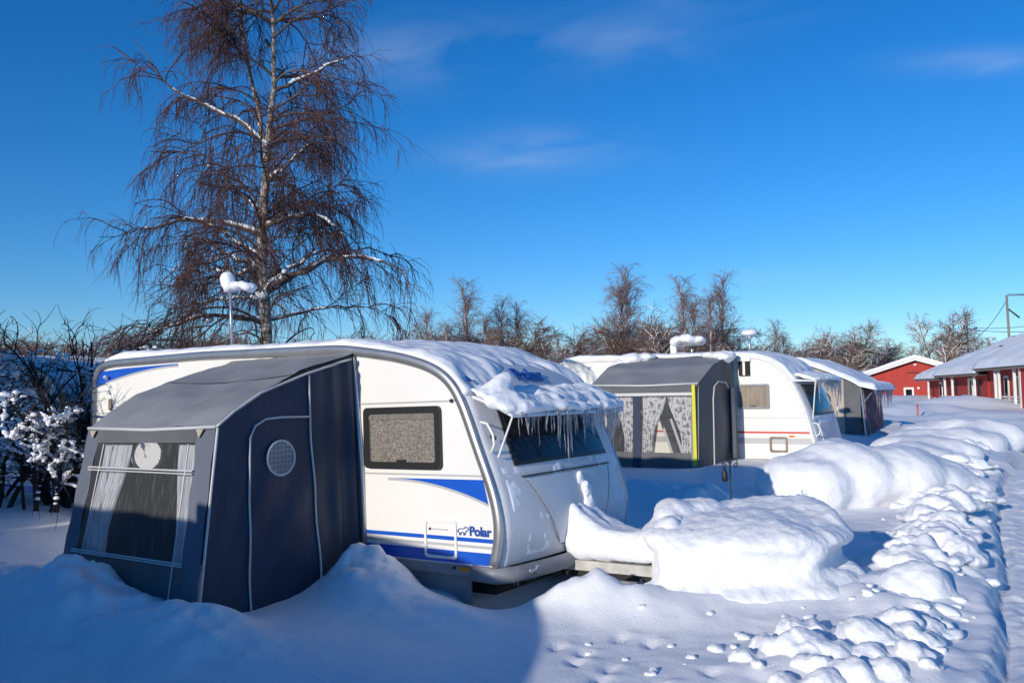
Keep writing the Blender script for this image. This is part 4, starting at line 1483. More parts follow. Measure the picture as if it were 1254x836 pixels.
m2 = blob('snow_mound', [
    ((4.35, 12.7, .55), (.75, .9, .52)), ((4.9, 12.9, .62), (.95, .9, .62)), ((5.6, 13.1, .60), (1.0, 1.0, .58)), ((6.3, 13.3, .52), (.85, .95, .42)),
    ((4.15, 12.5, .70), (.5, .6, .30)), ((5.0, 13.2, .92), (.7, .6, .32)), ((5.75, 12.7, .55), (.7, .55, .40)), ((6.9, 13.3, .42), (.6, .7, .28))], M['snow'], None, .05, 26, ((.09, .7), (.03, 2.2), (.010, 8)), seed=8)
tag(m2, 'long low snow mound in front of the cream caravan\'s nose', 'snow mound', 'snow mounds')
m3 = blob('snow_mound', [
    ((3.28, 7.15, .26), (.30, .30, .28)), ((3.42, 7.25, .26), (.24, .26, .24)), ((3.16, 7.1, .22), (.24, .24, .20)), ((3.5, 7.05, .14), (.22, .2, .14)), ((3.05, 7.05, .12), (.22, .2, .12))], M['snow'], None, .025, 12, ((.04, 2.6), (.012, 7), (.005, 18)), seed=11)
tag(m3, 'small boulder-like snow lump to the right of the overhanging mound', 'snow mound', 'snow mounds')
m4 = blob('snow_mound', [
    ((9.6, 19.0, .65), (1.3, 1.0, .42)), ((10.6, 20.2, .75), (1.5, 1.3, .50)), ((8.6, 18.3, .55), (.9, .8, .36)), ((11.8, 21.5, .70), (1.2, 1.2, .45))], M['snow'], None, .07, 22, ((.12, .6), (.03, 2.0), (.01, 7)), seed=14)
tag(m4, 'broad snow mound beyond the long low one, before the pink-curtained tent', 'snow mound', 'snow mounds')
m5 = blob('snow_mound', [((7.2, 15.6, .62), (1.0, .7, .32)), ((8.0, 16.2, .66), (.9, .7, .36)), ((6.6, 15.3, .58), (.7, .5, .28))], M['snow'], None, .06, 22, ((.08, .8), (.02, 2.2), (.008, 8)), seed=17)
tag(m5, 'low snow mound between the long mound and the broad one behind it', 'snow mound', 'snow mounds')

# clods along the bank and in the foreground heap
protos = []
for k in range(5):
    bm = bmesh.new()
    bmesh.ops.create_icosphere(bm, subdivisions=4, radius=1.0)
    V = np.array([v.co[:] for v in bm.verts])
    d = 1 + .22 * n3(V * 1.0 + k * 9.1, 60 + k, 2) + .045 * n3(V * 2.6, 70 + k, 2) + .012 * n3(V * 7, 75 + k)
    V = V * d[:, None] * np.array([1, 1, .78])
    for v, c in zip(bm.verts, V):
        v.co = c
    for f in bm.faces:
        f.smooth = True
    me = bpy.data.meshes.new('snow_clod')
    bm.to_mesh(me)
    bm.free()
    me.materials.append(M['clodsnow'])
    protos.append(me)


def clod(x, y, r, dz, label, group):
    o = bpy.data.objects.new('snow_clod', random.choice(protos))
    COL.objects.link(o)
    o.location = (x, y, gz(x, y) + dz * r)
    o.rotation_euler = (random.uniform(-.3, .3), random.uniform(-.3, .3), random.uniform(0, 6.28))
    k = random.uniform(.8, 1.25)
    o.scale = (r * k * 1.1, r / k * 1.1, r * random.uniform(.62, .9))
    tag(o, label, 'snow clod', group)


heap = [(830, 460, 62), (860, 478, 45), (690, 495, 62), (600, 490, 42), (530, 515, 30), (760, 508, 50), (655, 452, 46), (720, 455, 36), (925, 440, 56), (985, 482, 34), (890, 545, 48), (700, 535, 44), (1010, 440, 40), (1048, 435, 30), (640, 565, 46), (730, 570, 50), (805, 552, 46), (960, 520, 32), (940, 470, 40), (780, 470, 36), (850, 515, 44), (1000, 545, 24), (570, 545, 22)]
balls = []
for (zx, zy, r) in heap:
    px, py_ = 660 + zx * .4737, 560 + (zy + r * .55) * .4734
    d = _f + _R * ((px - 627) / FPX) - _U * ((py_ - 418) / FPX)
    t = (.22 - 2.0) / d.z
    x, y, rr = d.x * t, d.y * t, r * .4734 * d.y * t / FPX
    g = gz(x, y)
    k = random.uniform(.85, 1.2)
    balls.append(((x, y, g + rr * .28), (rr * 1.05 * k, rr * 1.05 / k, rr * random.uniform(.62, .85))))
    balls.append(((x + .05, y + .03, g - .01), (rr * 1.7, rr * 1.5, rr * .42)))
hp = blob('snow_heap', balls, M['snow'], None, .015, 9, ((.035, 4.0), (.014, 10), (.006, 26)), seed=61)
tag(hp, 'heap of rounded snow lumps at the front edge beside the track', 'snow heap', 'snow heaps along the track')
secs_ = ((6.9, 9.6, 'near stretch of lumpy ploughed snow beside the small boulder-like lump', 24), (9.6, 13.2, 'middle stretch of lumpy ploughed snow along the track, beside the long mound', 30), (13.2, 22.0, 'far stretch of lumpy ploughed snow along the track', 40))
for k, (ya, yb, lab, cnt) in enumerate(secs_):
    balls = []
    for q in range(cnt):
        y = rng.uniform(ya, yb)
        x = float(np.interp(y, BANK[:, 1], BANK[:, 0])) + np.clip(rng.normal(-.02, .30), -.75, .34)
        if (x < 3.75 and y < 7.6) or track_d(np.array(x), np.array(y)) > (-.34 if y < 9 else -.2):
            continue
        rr = float(rng.uniform(.07, .20)) * (1 + .02 * (y - 7))
        g = gz(x, y)
        a = R(rng.uniform(10, 80))
        kx, ky = (1.5, .95) if rng.random() < .5 else (.95, 1.35)
        balls.append(((x, y, g + rr * .15), (rr * kx, rr * ky, rr * rng.uniform(.55, .8))))
        balls.append(((x + .06, y + .05, g - .02), (rr * kx * 1.6, rr * ky * 1.6, rr * .38)))
    b_ = blob('snow_heap', balls, M['snow'], None, .020 + .008 * k, 7, ((.05, 3.0), (.022, 8), (.008, 22)), seed=70 + k)
    tag(b_, lab, 'snow heap', 'snow heaps along the track')
crumbs = [(float(np.interp(y, BANK[:, 1], BANK[:, 0]) + rng.normal(-.1, .42)), float(y), float(rng.uniform(.018, .045)) * (1 + .04 * (y - 6))) for y in rng.uniform(5.5, 13, 60)]
crumbs += [(float(rng.normal(2.0, .75)), float(rng.normal(5.9, .5)), float(rng.uniform(.012, .035))) for k in range(40)]
crumbs = [c for c in crumbs if track_d(np.array(c[0]), np.array(c[1])) < -.06]
for (x, y, r) in crumbs:
    clod(x, y, r, .1, 'small crumb of snow strewn round the lumpy heaps by the track', 'snow crumbs by the track')
for (x, y, r) in ((1.38, 5.95, .06), (1.62, 6.15, .05), (3.3, 6.6, .07), (3.55, 6.9, .05), (2.95, 6.45, .06), (4.2, 7.6, .06)):
    clod(x, y, r, .1, 'single small snow clod lying loose near the heap by the track', 'loose snow clods')


# ------------------------------------------------------------------ red houses
def snow_slab(name, quad, th, parent, nu=24, nv=24, seed=0, over=.0):
    """snow lying on the sloping quad a,b,c,d (a-b eave, d-c ridge)"""
    a, b_, c, d = [Vector(q) for q in quad]
    V = []
    top = []
    for i in range(nu):
        u = i / (nu - 1)
        for j in range(nv):
            v = j / (nv - 1)
            p = (a * (1 - u) + b_ * u) * (1 - v) + (d * (1 - u) + c * u) * v
            e = min(1, u * nu / 1.2, (1 - u) * nu / 1.2, v * nv / 1.2 + .0, 1)
            h = th * (1 + .22 * float(fbm(np.array(p.x * .6), np.array(p.y * .6), 3, seed)))
            V.append(p + Vector((0, 0, .02 + h * max(0, e) ** .5)))
    return npmesh(name, V, grid_faces(nu, nv), M['roofsnow'], parent, True)


def gable_house():
    ang = 90 - 20
    Mx = frame(39.9, 84.0, .45, ang - 90)                # local x: along the gable to the right, y: into depth
    root = empty('house', 'red wooden house with a snowy gable roof and one small white-framed window', 'house', Mx, 'red wooden houses')
    hw, L, ez, rz = 4.9, 16.0, 2.45, 4.05
    MB().prism([(-hw, -.6), (hw, -.6), (hw, ez), (0, rz), (-hw, ez)], 0, L).build('wall', M['redwood'], root)
    ov = .55
    sl_ = (rz - ez) / hw
    for s_ in (-1, 1):
        e = (s_ * (hw + ov), ez - sl_ * ov)
        MB().prism([(e[0], e[1] + .02), (0, rz + .02), (0, rz + .16), (e[0], e[1] + .14)], -.6, L + .5).build('roof', M['rooftile'], root)
        MB().prism([(e[0], e[1] - .06), (0, rz - .06), (0, rz + .20), (e[0], e[1] + .20)], -.66, -.602).build('bargeboard', M['whitewood'], root)
        q = [(e[0], -.72, e[1] + .12), (e[0], L + .5, e[1] + .12), (0, L + .5, rz + .15), (0, -.72, rz + .15)]
        if s_ > 0:
            q = [q[1], q[0], q[3], q[2]]
        snow_slab('roof_snow', q, .30, root, 30, 20, 301 + s_)
        MB().prism([(e[0], e[1] + .18), (0, rz + .18), (0, rz + .50), (e[0], e[1] + .42)], -.76, -.55).build('verge_snow', M['roofsnow'], root)
    w = MB().box((-1.08, -.06, .10), (-.16, .0, 1.34)).build('window', M['whitewood'], root)
    MB().box((-.90, -.075, .30), (-.34, -.055, 1.14)).build('pane', M['darkglass'], w)
    MB().box((.15, -.2, 1.15), (.35, .0, 1.35)).build('wall_lamp', M['whitewood'], root)
    MB().box((-.7, -.04, 2.75), (.5, .0, 2.83)).build('vent_slot', M['dark'], root)
    MB().box((-.1, -.12, 3.5), (.15, .0, 3.66)).build('wall_lamp', M['whitewood'], root)
    for x in (-hw, hw - .2):
        MB().box((x - .01, -.03, -.6), (x + .2, .0, ez)).build('corner_board', M['whitewood'], root)


gable_house()


def porch_house():
    # local y runs along the eave into the distance, x away from the yard
    Mx = frame(14.46 + .268 * 43, 43.0, .40, -15)
    root = empty('house', 'long red house with a stepped snowy roof and a porch on white posts', 'house', Mx, 'red wooden houses')
    secs = ((-9.0, 9.2, 0.0, 2.42, 4.9, 4.6), (9.2, 20.0, .0, 2.16, 4.75, 4.6), (20.0, 28.0, .15, 1.98, 4.0, 4.6))
    for k, (ya, yb, x0, ez, dep, hh) in enumerate(secs):
        rz = ez + (2.35, 2.30, 1.75)[k]
        wx = x0 + .72
        sl_ = (rz - ez) / dep
        MB().prism([(wx, -.6), (x0 + 2 * dep, -.6), (x0 + 2 * dep, ez), (x0 + dep, rz - .1), (wx, ez + sl_ * .72 - .1)], ya + .25, yb - .1).build('wall', M['redwood'], root)
        ea = ya - (.0 if k == 0 else .5)
        rf = MB().prism([(x0 - .1, ez - .02), (x0 + dep, rz), (x0 + dep, rz + .14), (x0 - .1, ez + .13)], ea, yb + .1).build('roof', M['rooftile'], root)
        MB().box((x0 - .125, ea, ez - .06), (x0 - .10, yb + .1, ez + .12)).build('fascia', M['greywood'], rf)
        MB().prism([(x0 + dep, rz), (x0 + 2 * dep + .4, ez), (x0 + 2 * dep + .4, ez + .13), (x0 + dep, rz + .14)], ea, yb + .1).build('roof', M['rooftile'], root)
        snow_slab('roof_snow', [(x0 - .22, yb + .15, ez + .08), (x0 - .22, ea - .05, ez + .08), (x0 + dep, ea - .05, rz + .13), (x0 + dep, yb + .15, rz + .13)], .32, root, 40, 24, 310 + k)
        snow_slab('roof_snow', [(x0 + 2 * dep + .4, ea - .05, ez + .08), (x0 + 2 * dep + .4, yb + .15, ez + .08), (x0 + dep, yb + .15, rz + .13), (x0 + dep, ea - .05, rz + .13)], .32, root, 20, 16, 320 + k)
        # end gable facing the far end and porch ceiling
        MB().box((x0, ya + .3, ez - .02), (wx, yb - .1, ez + .02)).build('porch_ceiling', M['whitewood'], root)
        for yv in ((2.5, 5.0) if k == 0 else (14.0,) if k == 1 else ()):
            xx = x0 + dep * .62
            zz = ez + sl_ * dep * .62 + .30
            MB().box((xx - .22, yv - .25, zz + .02), (xx + .22, yv + .25, zz + .22)).build('roof_vent', M['rooftile'], root)
    # posts along the eave
    for y in (2.2, 5.0, 5.7, 10.2, 15.9, 18.1, 23.6):
        ez = 2.42 if y < 9.2 else 2.16 if y < 20 else 1.98
        w_ = .065
        MB().box((.08, y - w_, -.5), (.08 + 2 * w_, y + w_, ez)).build('porch_post', M['whitewood'], root)
    # the bay that closes the near end of the porch
    MB().box((.10, -8.8, -.6), (1.72, 1.2, 2.40)).build('bay_wall', M['redwood'], root)
    MB().box((.06, .98, -.6), (.16, 1.22, 2.40)).build('corner_board', M['whitewood'], root)
    MB().box((.5, 1.2, .2), (.6, 1.9, 2.1)).build('open_door', M['whitewood'], root)
    # windows and doors on the porch wall
    for (ya, yb, za, zb) in ((3.1, 4.3, .75, 2.0), (5.2, 6.0, .05, 2.05), (12.9, 14.0, .05, 2.0), (21.5, 22.4, .05, 1.8)):
        w = MB().box((.66, ya, za), (.715, yb, zb)).build('window' if za > .5 else 'door', M['whitewood'], root)
        MB().box((.645, ya + .16, za + .16), (.665, yb - .16, zb - .16)).build('pane', M['darkglass'], w)
    for y in (7.4, 11.0, 17.0):
        MB().box((.67, y, .9), (.73, y + .6, 1.9)).build('shutter', M['rooftile'], root)
    # bench rail in the porch
    return root, Mx


pr, MxB = porch_house()
bn = empty('bench', 'pale slatted bench under the porch of the long red house', 'bench', MxB @ Matrix.Translation((.35, 2.5, -.15)))
for k in range(3):
    MB().box((.0, 0, .62 + .17 * k), (.03, 3.0, .72 + .17 * k)).build('back_slat', M['whitewood'], bn)
MB().box((.0, 0, .42), (.45, 3.0, .47)).build('seat', M['whitewood'], bn)
for y in (.15, 1.5, 2.8):
    MB().box((.0, y, -.2), (.40, y + .06, .42)).build('leg', M['greywood'], bn)
mk = MB().tube([(0, 0, -.2), (0, 0, .62)], .035, 8).build('marker_pole', M['red'], None, True)
mk.location = (18.1, 38.0, gz(18.1, 38.0))
mk.location.z = min(mk.location.z, .62)
tag(mk, 'thin red snow marker pole standing before the gabled house', 'marker pole')


# ------------------------------------------------------------------ utility poles and wires
def upole(x, y, ztop, label, arm, r=.13):
    root = empty('utility_pole', label, 'utility pole', Matrix.Translation((x, y, 0)), 'utility poles behind the houses')
    MB().tube([(0, 0, 0), (-.1, 0, ztop)], [r, r * .72], 10).build('pole', M['greywood'], root, True)
    if arm == 1:
        MB().box((-.2, -.04, ztop - .02), (3.0, .04, ztop + .05)).build('crossarm', M['greywood'], root)
        MB().tube([(0, 0, ztop - 1.2), (.9, -.1, ztop - 2.0)], .075, 8).build('transformer_link', M['wire'], root, True)
    else:
        MB().box((-.9, -.05, ztop - 1.5), (1.2, .05, ztop - 1.38)).build('crossarm', M['greywood'], root)
        for dx in (-.8, .9, 1.15):
            MB().tube([(dx, 0, ztop - 1.4), (dx, 0, ztop - 1.15)], .06, 8).build('insulator', M['wire'], root, True)
    return root


upole(44.2, 75.0, 9.8, 'grey utility pole with a side arm rising behind the long house roof', 1)
upole(59.4, 110.0, 10.6, 'shorter looking brown utility pole with insulators near the gabled house', 2)


def wire(a, b_, sag, label):
    pts = []
    for k in range(21):
        t = k / 20
        p = Vector(a).lerp(Vector(b_), t)
        p.z -= sag * 4 * t * (1 - t)
        pts.append(p)
    o = MB().tube(pts, .03, 5).build('power_line', M['wire'], None, True)
    tag(o, label, 'power line', 'power lines between the poles')


for (a, b_, s_, lab) in (((60.4, 110, 9.3), (52.0, 75, 8.1), .5, 'upper sagging power line running to the far utility pole'),
                         ((58.6, 110, 9.2), (52, 70, 6.9), .6, 'lower sagging power line running to the far utility pole'),
                         ((44.1, 75, 9.4), (59.3, 110, 7.6), .8, 'power line sloping down from the side-armed utility pole'),
                         ((44.2, 75, 9.9), (60, 72, 9.9), .05, 'straight power line leaving the top of the side-armed utility pole')):
    wire(a, b_, s_, lab)


# ------------------------------------------------------------------ trees
def np_tubes(P, Rad, sides=3):
    """P (N,n,3), Rad (N,n) -> verts, quads"""
    N, n, _ = P.shape
    T = np.gradient(P, axis=1)
    T /= np.linalg.norm(T, axis=2, keepdims=True) + 1e-9
    ref = np.where(np.abs(T[..., 2:3]) > .9, np.array([1., 0, 0]), np.array([0, 0, 1.]))
    A = np.cross(T, ref)
    A /= np.linalg.norm(A, axis=2, keepdims=True) + 1e-9
    B = np.cross(T, A)
    th = np.arange(sides) * 2 * math.pi / sides
    V = P[:, :, None, :] + Rad[:, :, None, None] * (A[:, :, None, :] * np.cos(th)[:, None] + B[:, :, None, :] * np.sin(th)[:, None])
    idx = np.arange(N * n * sides).reshape(N, n, sides)
    a = idx[:, :-1, :]
    b_ = idx[:, 1:, :]
    F = np.stack([a, np.roll(a, -1, 2), np.roll(b_, -1, 2), b_], -1).reshape(-1, 4)
    return V.reshape(-1, 3), F


def grow(P0, D0, L, n, droop, wig, rg, up=0.0):
    N = len(P0)
    P = np.empty((N, n, 3))
    P[:, 0] = P0
    D = D0 / (np.linalg.norm(D0, axis=1, keepdims=True) + 1e-9)
    droop = np.broadcast_to(np.asarray(droop, float), (N,))
    W_ = rg.normal(0, 1, (N, 3)) * wig
    for k in range(1, n):
        W_ = W_ * .5 + rg.normal(0, 1, (N, 3)) * wig
        D = D + W_ + np.array([0, 0, -1.0]) * droop[:, None] + np.array([0, 0, 1.]) * up
        D /= np.linalg.norm(D, axis=1, keepdims=True)
        P[:, k] = P[:, k - 1] + D * (L / (n - 1))[:, None]
    return P


def sample(P, Rd, N, rg, t0, t1, w=None):
    """N random stations on a set of polylines; returns point, tangent, radius, t"""
    m, n, _ = P.shape
    if w is None:
        w = np.linalg.norm(np.diff(P, axis=1), axis=2).sum(1)
    i = rg.choice(m, N, p=w / w.sum())
    t = rg.uniform(t0, t1, N)
    f = t * (n - 1)
    k = np.clip(f.astype(int), 0, n - 2)
    q = (f - k)[:, None]
    p = P[i, k] * (1 - q) + P[i, k + 1] * q
    T = P[i, k + 1] - P[i, k]
    T /= np.linalg.norm(T, axis=1, keepdims=True) + 1e-9
    r = Rd[i, k] * (1 - q[:, 0]) + Rd[i, k + 1] * q[:, 0]
    return p, T, r, t, i


def spread(T, ang, rg, flat=0.0):
    """unit directions at angle ang from T, at random around it"""
    N = len(T)
    v = rg.normal(0, 1, (N, 3))
    v[:, 2] *= (1 - flat)
    v -= T * (v * T).sum(1, keepdims=True)
    v /= np.linalg.norm(v, axis=1, keepdims=True) + 1e-9
    return T * np.cos(ang)[:, None] + v * np.sin(ang)[:, None]


def polyl(pts, n=14):
    pts = np.array(pts, float)
    d = np.concatenate([[0], np.cumsum(np.linalg.norm(np.diff(pts, axis=0), axis=1))])
    s_ = np.linspace(0, d[-1], n)
    return np.stack([np.interp(s_, d, pts[:, k]) for k in range(3)], 1)


def big_birch():
    rg = np.random.default_rng(11)
    BX, BY = -4.55, 15.5
    sc = .5263 * BY / FPX                                   # crop pixel -> metres
    root = empty('birch_tree', 'tall bare birch with drooping twigs and snow on its limbs behind the near caravan', 'tree', Matrix.Translation((BX, BY, 0)), 'bare trees')

    def P2(zx, zy, dy=0.0):
        return ((zx - 425) * sc, dy, 2.0 + (487 - zy * .5263) * BY / FPX)
    n = 14
    trunk = polyl([((430 - 425) * sc, 0, .2), P2(430, 800), P2(424, 700), P2(421, 600), P2(425, 480), P2(430, 350), P2(444, 240), P2(452, 190), P2(447, 90), P2(440, -40), P2(437, -150)], 40)
    trunk[:, 0] += .02 * np.sin(trunk[:, 2] * 2.2)
    stem2 = polyl([P2(430, 345, .0), P2(414, 300, .1), P2(402, 230, .25), P2(380, 160, .35), P2(362, 70, .45), P2(340, -40, .5), P2(325, -160, .5)], 20)
    tr = MB()
    tr.tube([tuple(p) for p in trunk], list(np.interp(np.linspace(0, 1, 40), [0, .2, .5, .62, 1], [.145, .115, .085, .066, .016])), 12)
    tr.tube([tuple(p) for p in stem2], list(np.linspace(.055, .012, 20)), 9)
    tr.build('trunk', M['bark'], root, True)
    traced = [
        ([(425, 528), (480, 512), (540, 503), (580, 516), (612, 545), (640, 600)], -.5, .050),
        ([(416, 542), (340, 520), (250, 515), (205, 527), (190, 536), (155, 545), (130, 556)], -.7, .055),
        ([(412, 626), (340, 595), (300, 570), (268, 546), (240, 535), (190, 560)], .9, .05),
        ([(425, 695), (450, 662), (520, 640), (590, 612), (640, 608), (710, 625), (775, 650)], -.6, .062),
        ([(416, 748), (340, 740), (280, 745), (200, 776), (150, 760), (120, 790)], -.9, .05),
        ([(440, 660), (480, 620), (520, 590), (560, 566), (610, 590)], 1.0, .045),
        ([(424, 335), (390, 295), (350, 265), (280, 240), (215, 205), (170, 140), (135, 92)], -.4, .045),
        ([(447, 205), (500, 172), (560, 140), (605, 118), (645, 92)], .3, .04),
        ([(425, 500), (360, 440), (300, 380), (220, 330), (150, 325)], .6, .04),
        ([(432, 340), (470, 280), (510, 240), (560, 220)], .8, .030),
        ([(418, 755), (480, 735), (570, 715), (660, 715), (720, 740)], .6, .035),
        ([(425, 690), (480, 640), (570, 580), (660, 560), (720, 600)], 1.3, .04),
        ([(420, 600), (330, 540), (270, 505), (210, 490), (160, 520)], .3, .042),
        ([(420, 620), (350, 640), (250, 600), (170, 605), (120, 640)], 1.2, .04),
        ([(425, 700), (380, 690), (300, 690), (210, 700), (150, 720)], 1.0, .035),
        ([(428, 430), (500, 380), (560, 350), (620, 360)], -.9, .035)]
    limbs, lr, snowpts = [], [], []
    for pts, dy, r0 in traced:
        m_ = len(pts)
        q = polyl([P2(a, b_, dy * k / (m_ - 1)) for k, (a, b_) in enumerate(pts)], n)
        q[1:-1] += rg.normal(0, .02, (n - 2, 3))
        limbs.append(q)
        lr.append(np.linspace(r0, r0 * .14, n))
    # further limbs round the stem
    p, T, r, t, _i = sample(np.stack([trunk[5:]]), np.zeros((1, 35)), 56, rg, .10, .97)
    ang = rg.uniform(.7, 1.15, 56)
    D = spread(T, ang, rg)
    hh = (p[:, 2] - 2) / 9
    L = np.interp(hh, [0, .25, .45, .7, 1.0, 1.3], [1.8, 2.1, 1.9, 1.6, 1.2, .6]) * rg.uniform(.75, 1.1, 56)
    e1 = grow(p, D, L, n, .06, .07, rg)
    p, T, r, t, _i = sample(np.stack([stem2]), np.zeros((1, 20)), 14, rg, .15, .97)
    e2 = grow(p, spread(T, rg.uniform(.6, 1.0, 14), rg), rg.uniform(.9, 1.7, 14), n, .05, .07, rg)
    A1 = np.concatenate([np.stack(limbs), e1, e2])
    R1 = np.concatenate([np.stack(lr), np.linspace(1, .25, n)[None] * rg.uniform(.02, .036, len(e1) + len(e2))[:, None]])
    nb = len(traced)
    V, F = np_tubes(A1, R1, 6)
    npmesh('limbs', V, F, M['limb'], root, True)
    # branches
    N2 = 700
    p, T, r, t, _ = sample(A1, R1, N2, rg, .22, 1.0)
    D = spread(T, rg.uniform(.5, 1.0, N2), rg, .3)
    A2 = grow(p, D, rg.uniform(.5, 1.25, N2) * (1.1 - .4 * t), 9, rg.uniform(.02, .16, N2), .10, rg)
    R2 = np.linspace(.011, .005, 9)[None] * rg.uniform(.8, 1.3, N2)[:, None]
    N3 = 3700
    p, T, r, t, _ = sample(A2, R2, N3, rg, .15, 1.0)
    D = spread(T, rg.uniform(.3, .9, N3), rg, .2)
    A3 = grow(p, D, rg.uniform(.25, .7, N3), 7, rg.uniform(.05, .35, N3), .12, rg)
    R3 = np.linspace(.0060, .0036, 7)[None] * np.ones((N3, 1))
    N4 = 10500
    p, T, r, t, _ = sample(A3, R3, N4, rg, .2, 1.0)
    D = spread(T, rg.uniform(.2, .8, N4), rg)
    A4 = grow(p, D, rg.uniform(.15, .62, N4), 6, rg.uniform(.15, .7, N4), .12, rg)
    R4 = np.linspace(.0042, .0026, 6)[None] * np.ones((N4, 1))
    Vs, Fs, o_ = [], [], 0
    for A, Rd, sd in ((A2, R2, 4), (A3, R3, 3), (A4, R4, 3)):
        V, F = np_tubes(A, Rd, sd)
        Vs.append(V)
        Fs.append(F + o_)
        o_ += len(V)
    npmesh('crown', np.concatenate(Vs), np.concatenate(Fs), M['twig'], root, True)
    # snow lying along the limbs
    balls = []
    for k in range(nb):
        q, rr = A1[k], R1[k]
        if k in (8, 9, 10, 11, 12, 13, 15):
            dens_ = .25
        else:
            dens_ = .85
        qq = polyl(q, 70)
        r2 = np.interp(np.linspace(0, 1, 70), np.linspace(0, 1, n), rr)
        on = fbm(np.linspace(0, 9, 70), np.full(70, k * 3.7), 3, 90) > (.25 - dens_ * .6)
        for a, b_, f_ in list(zip(qq, r2, on))[:58]:
            if f_:
                s_ = b_ * rg.uniform(.75, 1.15) + .010
                balls.append(((a[0], a[1], a[2] + b_ * .75), (s_ * 1.1, s_ * .9, s_ * .8)))
    for (zx, zy, rr) in ((425, 690, .10), (430, 335, .08), (325, 600, .06), (300, 745, .09), (310, 605, .05)):
        c = P2(zx, zy, -.15)
        balls.append((c, (rr * 1.2, rr, rr)))
    split_parts(blob('limb_snow', balls, M['snow'], root, .018, 2, ((.012, 12),), seed=44))
    return root


big_birch()


def small_tree(name, rg, h, shape, barkm, twigm, N=(26, 260, 1500), tw=1.0, lean=0.0, snow=0.0):
    """a far bare tree; returns its root (linked once, then copied)"""
    root = empty(name, 'x', 'tree')
    n = 9
    tops = []
    stems = {'birch': 1, 'bushy': 6, 'round': 3}[shape]
    for k in range(stems):
        a = rg.uniform(0, 6.28)
        sp = {'birch': .05, 'bushy': .55, 'round': .55}[shape] * h * rg.uniform(.3, 1)
        base = np.array([rg.normal(0, .12) * (stems > 1), rg.normal(0, .12) * (stems > 1), -.5])
        tip = np.array([math.cos(a) * sp + lean, math.sin(a) * sp, h * (rg.uniform(.75, 1) if stems > 1 else 1)])
        mid = (base + tip) / 2 + np.array([rg.normal(0, .1), rg.normal(0, .1), .08 * h * (stems > 1)])
        q = polyl([base, base * .7 + mid * .3 + rg.normal(0, .05, 3), mid, mid * .4 + tip * .6 + rg.normal(0, .08, 3), tip], n)
        tops.append(q)
    A0 = np.stack(tops)
    r0 = {'birch': .016, 'bushy': .010, 'round': .017}[shape] * h
    R0 = np.linspace(r0, r0 * .22, n)[None] * np.ones((stems, 1))
    V, F = np_tubes(A0, R0, 6)
    npmesh('trunk', V, F, barkm, root, True)
    lo = {'birch': .38, 'bushy': .15, 'round': .25}[shape]
    p, T, r, t, _ = sample(A0, R0, N[0] * 2, rg, lo, 1.0)
    D = spread(T, rg.uniform(.28, .62, len(p)) if shape == 'birch' else rg.uniform(.4, .9, len(p)), rg)
    Lk = {'birch': np.interp(t, [0, .3, .6, 1], [.16, .27, .22, .10]) * h, 'bushy': np.interp(t, [0, .5, 1], [.3, .3, .12]) * h, 'round': np.interp(t, [0, .3, .7, 1], [.34, .36, .28, .14]) * h}[shape]
    A1 = grow(p, D, Lk * rg.uniform(.7, 1.15, len(p)), 8, .03, .10, rg, .09 if shape == 'birch' else .04)
    R1 = np.linspace(r0 * .26, r0 * .10, 8)[None] * np.ones((len(p), 1))
    p, T, r, t, _ = sample(A1, R1, N[1], rg, .2, 1.0)
    A2 = grow(p, spread(T, rg.uniform(.4, .9, N[1]), rg), rg.uniform(.06, .13, N[1]) * h, 6, rg.uniform(0, .12, N[1]), .12, rg)
    R2 = np.linspace(.013, .008, 6)[None] * np.ones((N[1], 1)) * tw
    p, T, r, t, _ = sample(A2, R2, N[2], rg, .1, 1.0)
    A3 = grow(p, spread(T, rg.uniform(.3, .8, N[2]), rg), rg.uniform(.03, .085, N[2]) * h, 5, rg.uniform(.0, .25 if shape == 'birch' else .08, N[2]), .12, rg)
    R3 = np.linspace(.0065, .004, 5)[None] * np.ones((N[2], 1)) * tw
    Vs, Fs, o_ = [], [], 0
    for A, Rd, sd in ((A1, R1, 4), (A2, R2, 3), (A3, R3, 3)):
        V, F = np_tubes(A, Rd, sd)
        Vs.append(V)
        Fs.append(F + o_)
        o_ += len(V)
    npmesh('crown', np.concatenate(Vs), np.concatenate(Fs), twigm, root, True)
    if snow:
        k = rg.random(len(A1)) < snow
        S1 = A1[k] + np.array([0, 0, .03])
        V, F = np_tubes(S1, np.linspace(r0 * .34, r0 * .18, 8)[None] * np.ones((len(S1), 1)), 4)
        k2 = rg.random(len(A2)) < snow
        V2, F2 = np_tubes(A2[k2] + np.array([0, 0, .02]), np.linspace(.026, .016, 6)[None] * np.ones((k2.sum(), 1)) * tw, 3)
        npmesh('branch_snow', np.concatenate([V, V2]), np.concatenate([F, F2 + len(V)]), M['snow'], root, True)
    return root


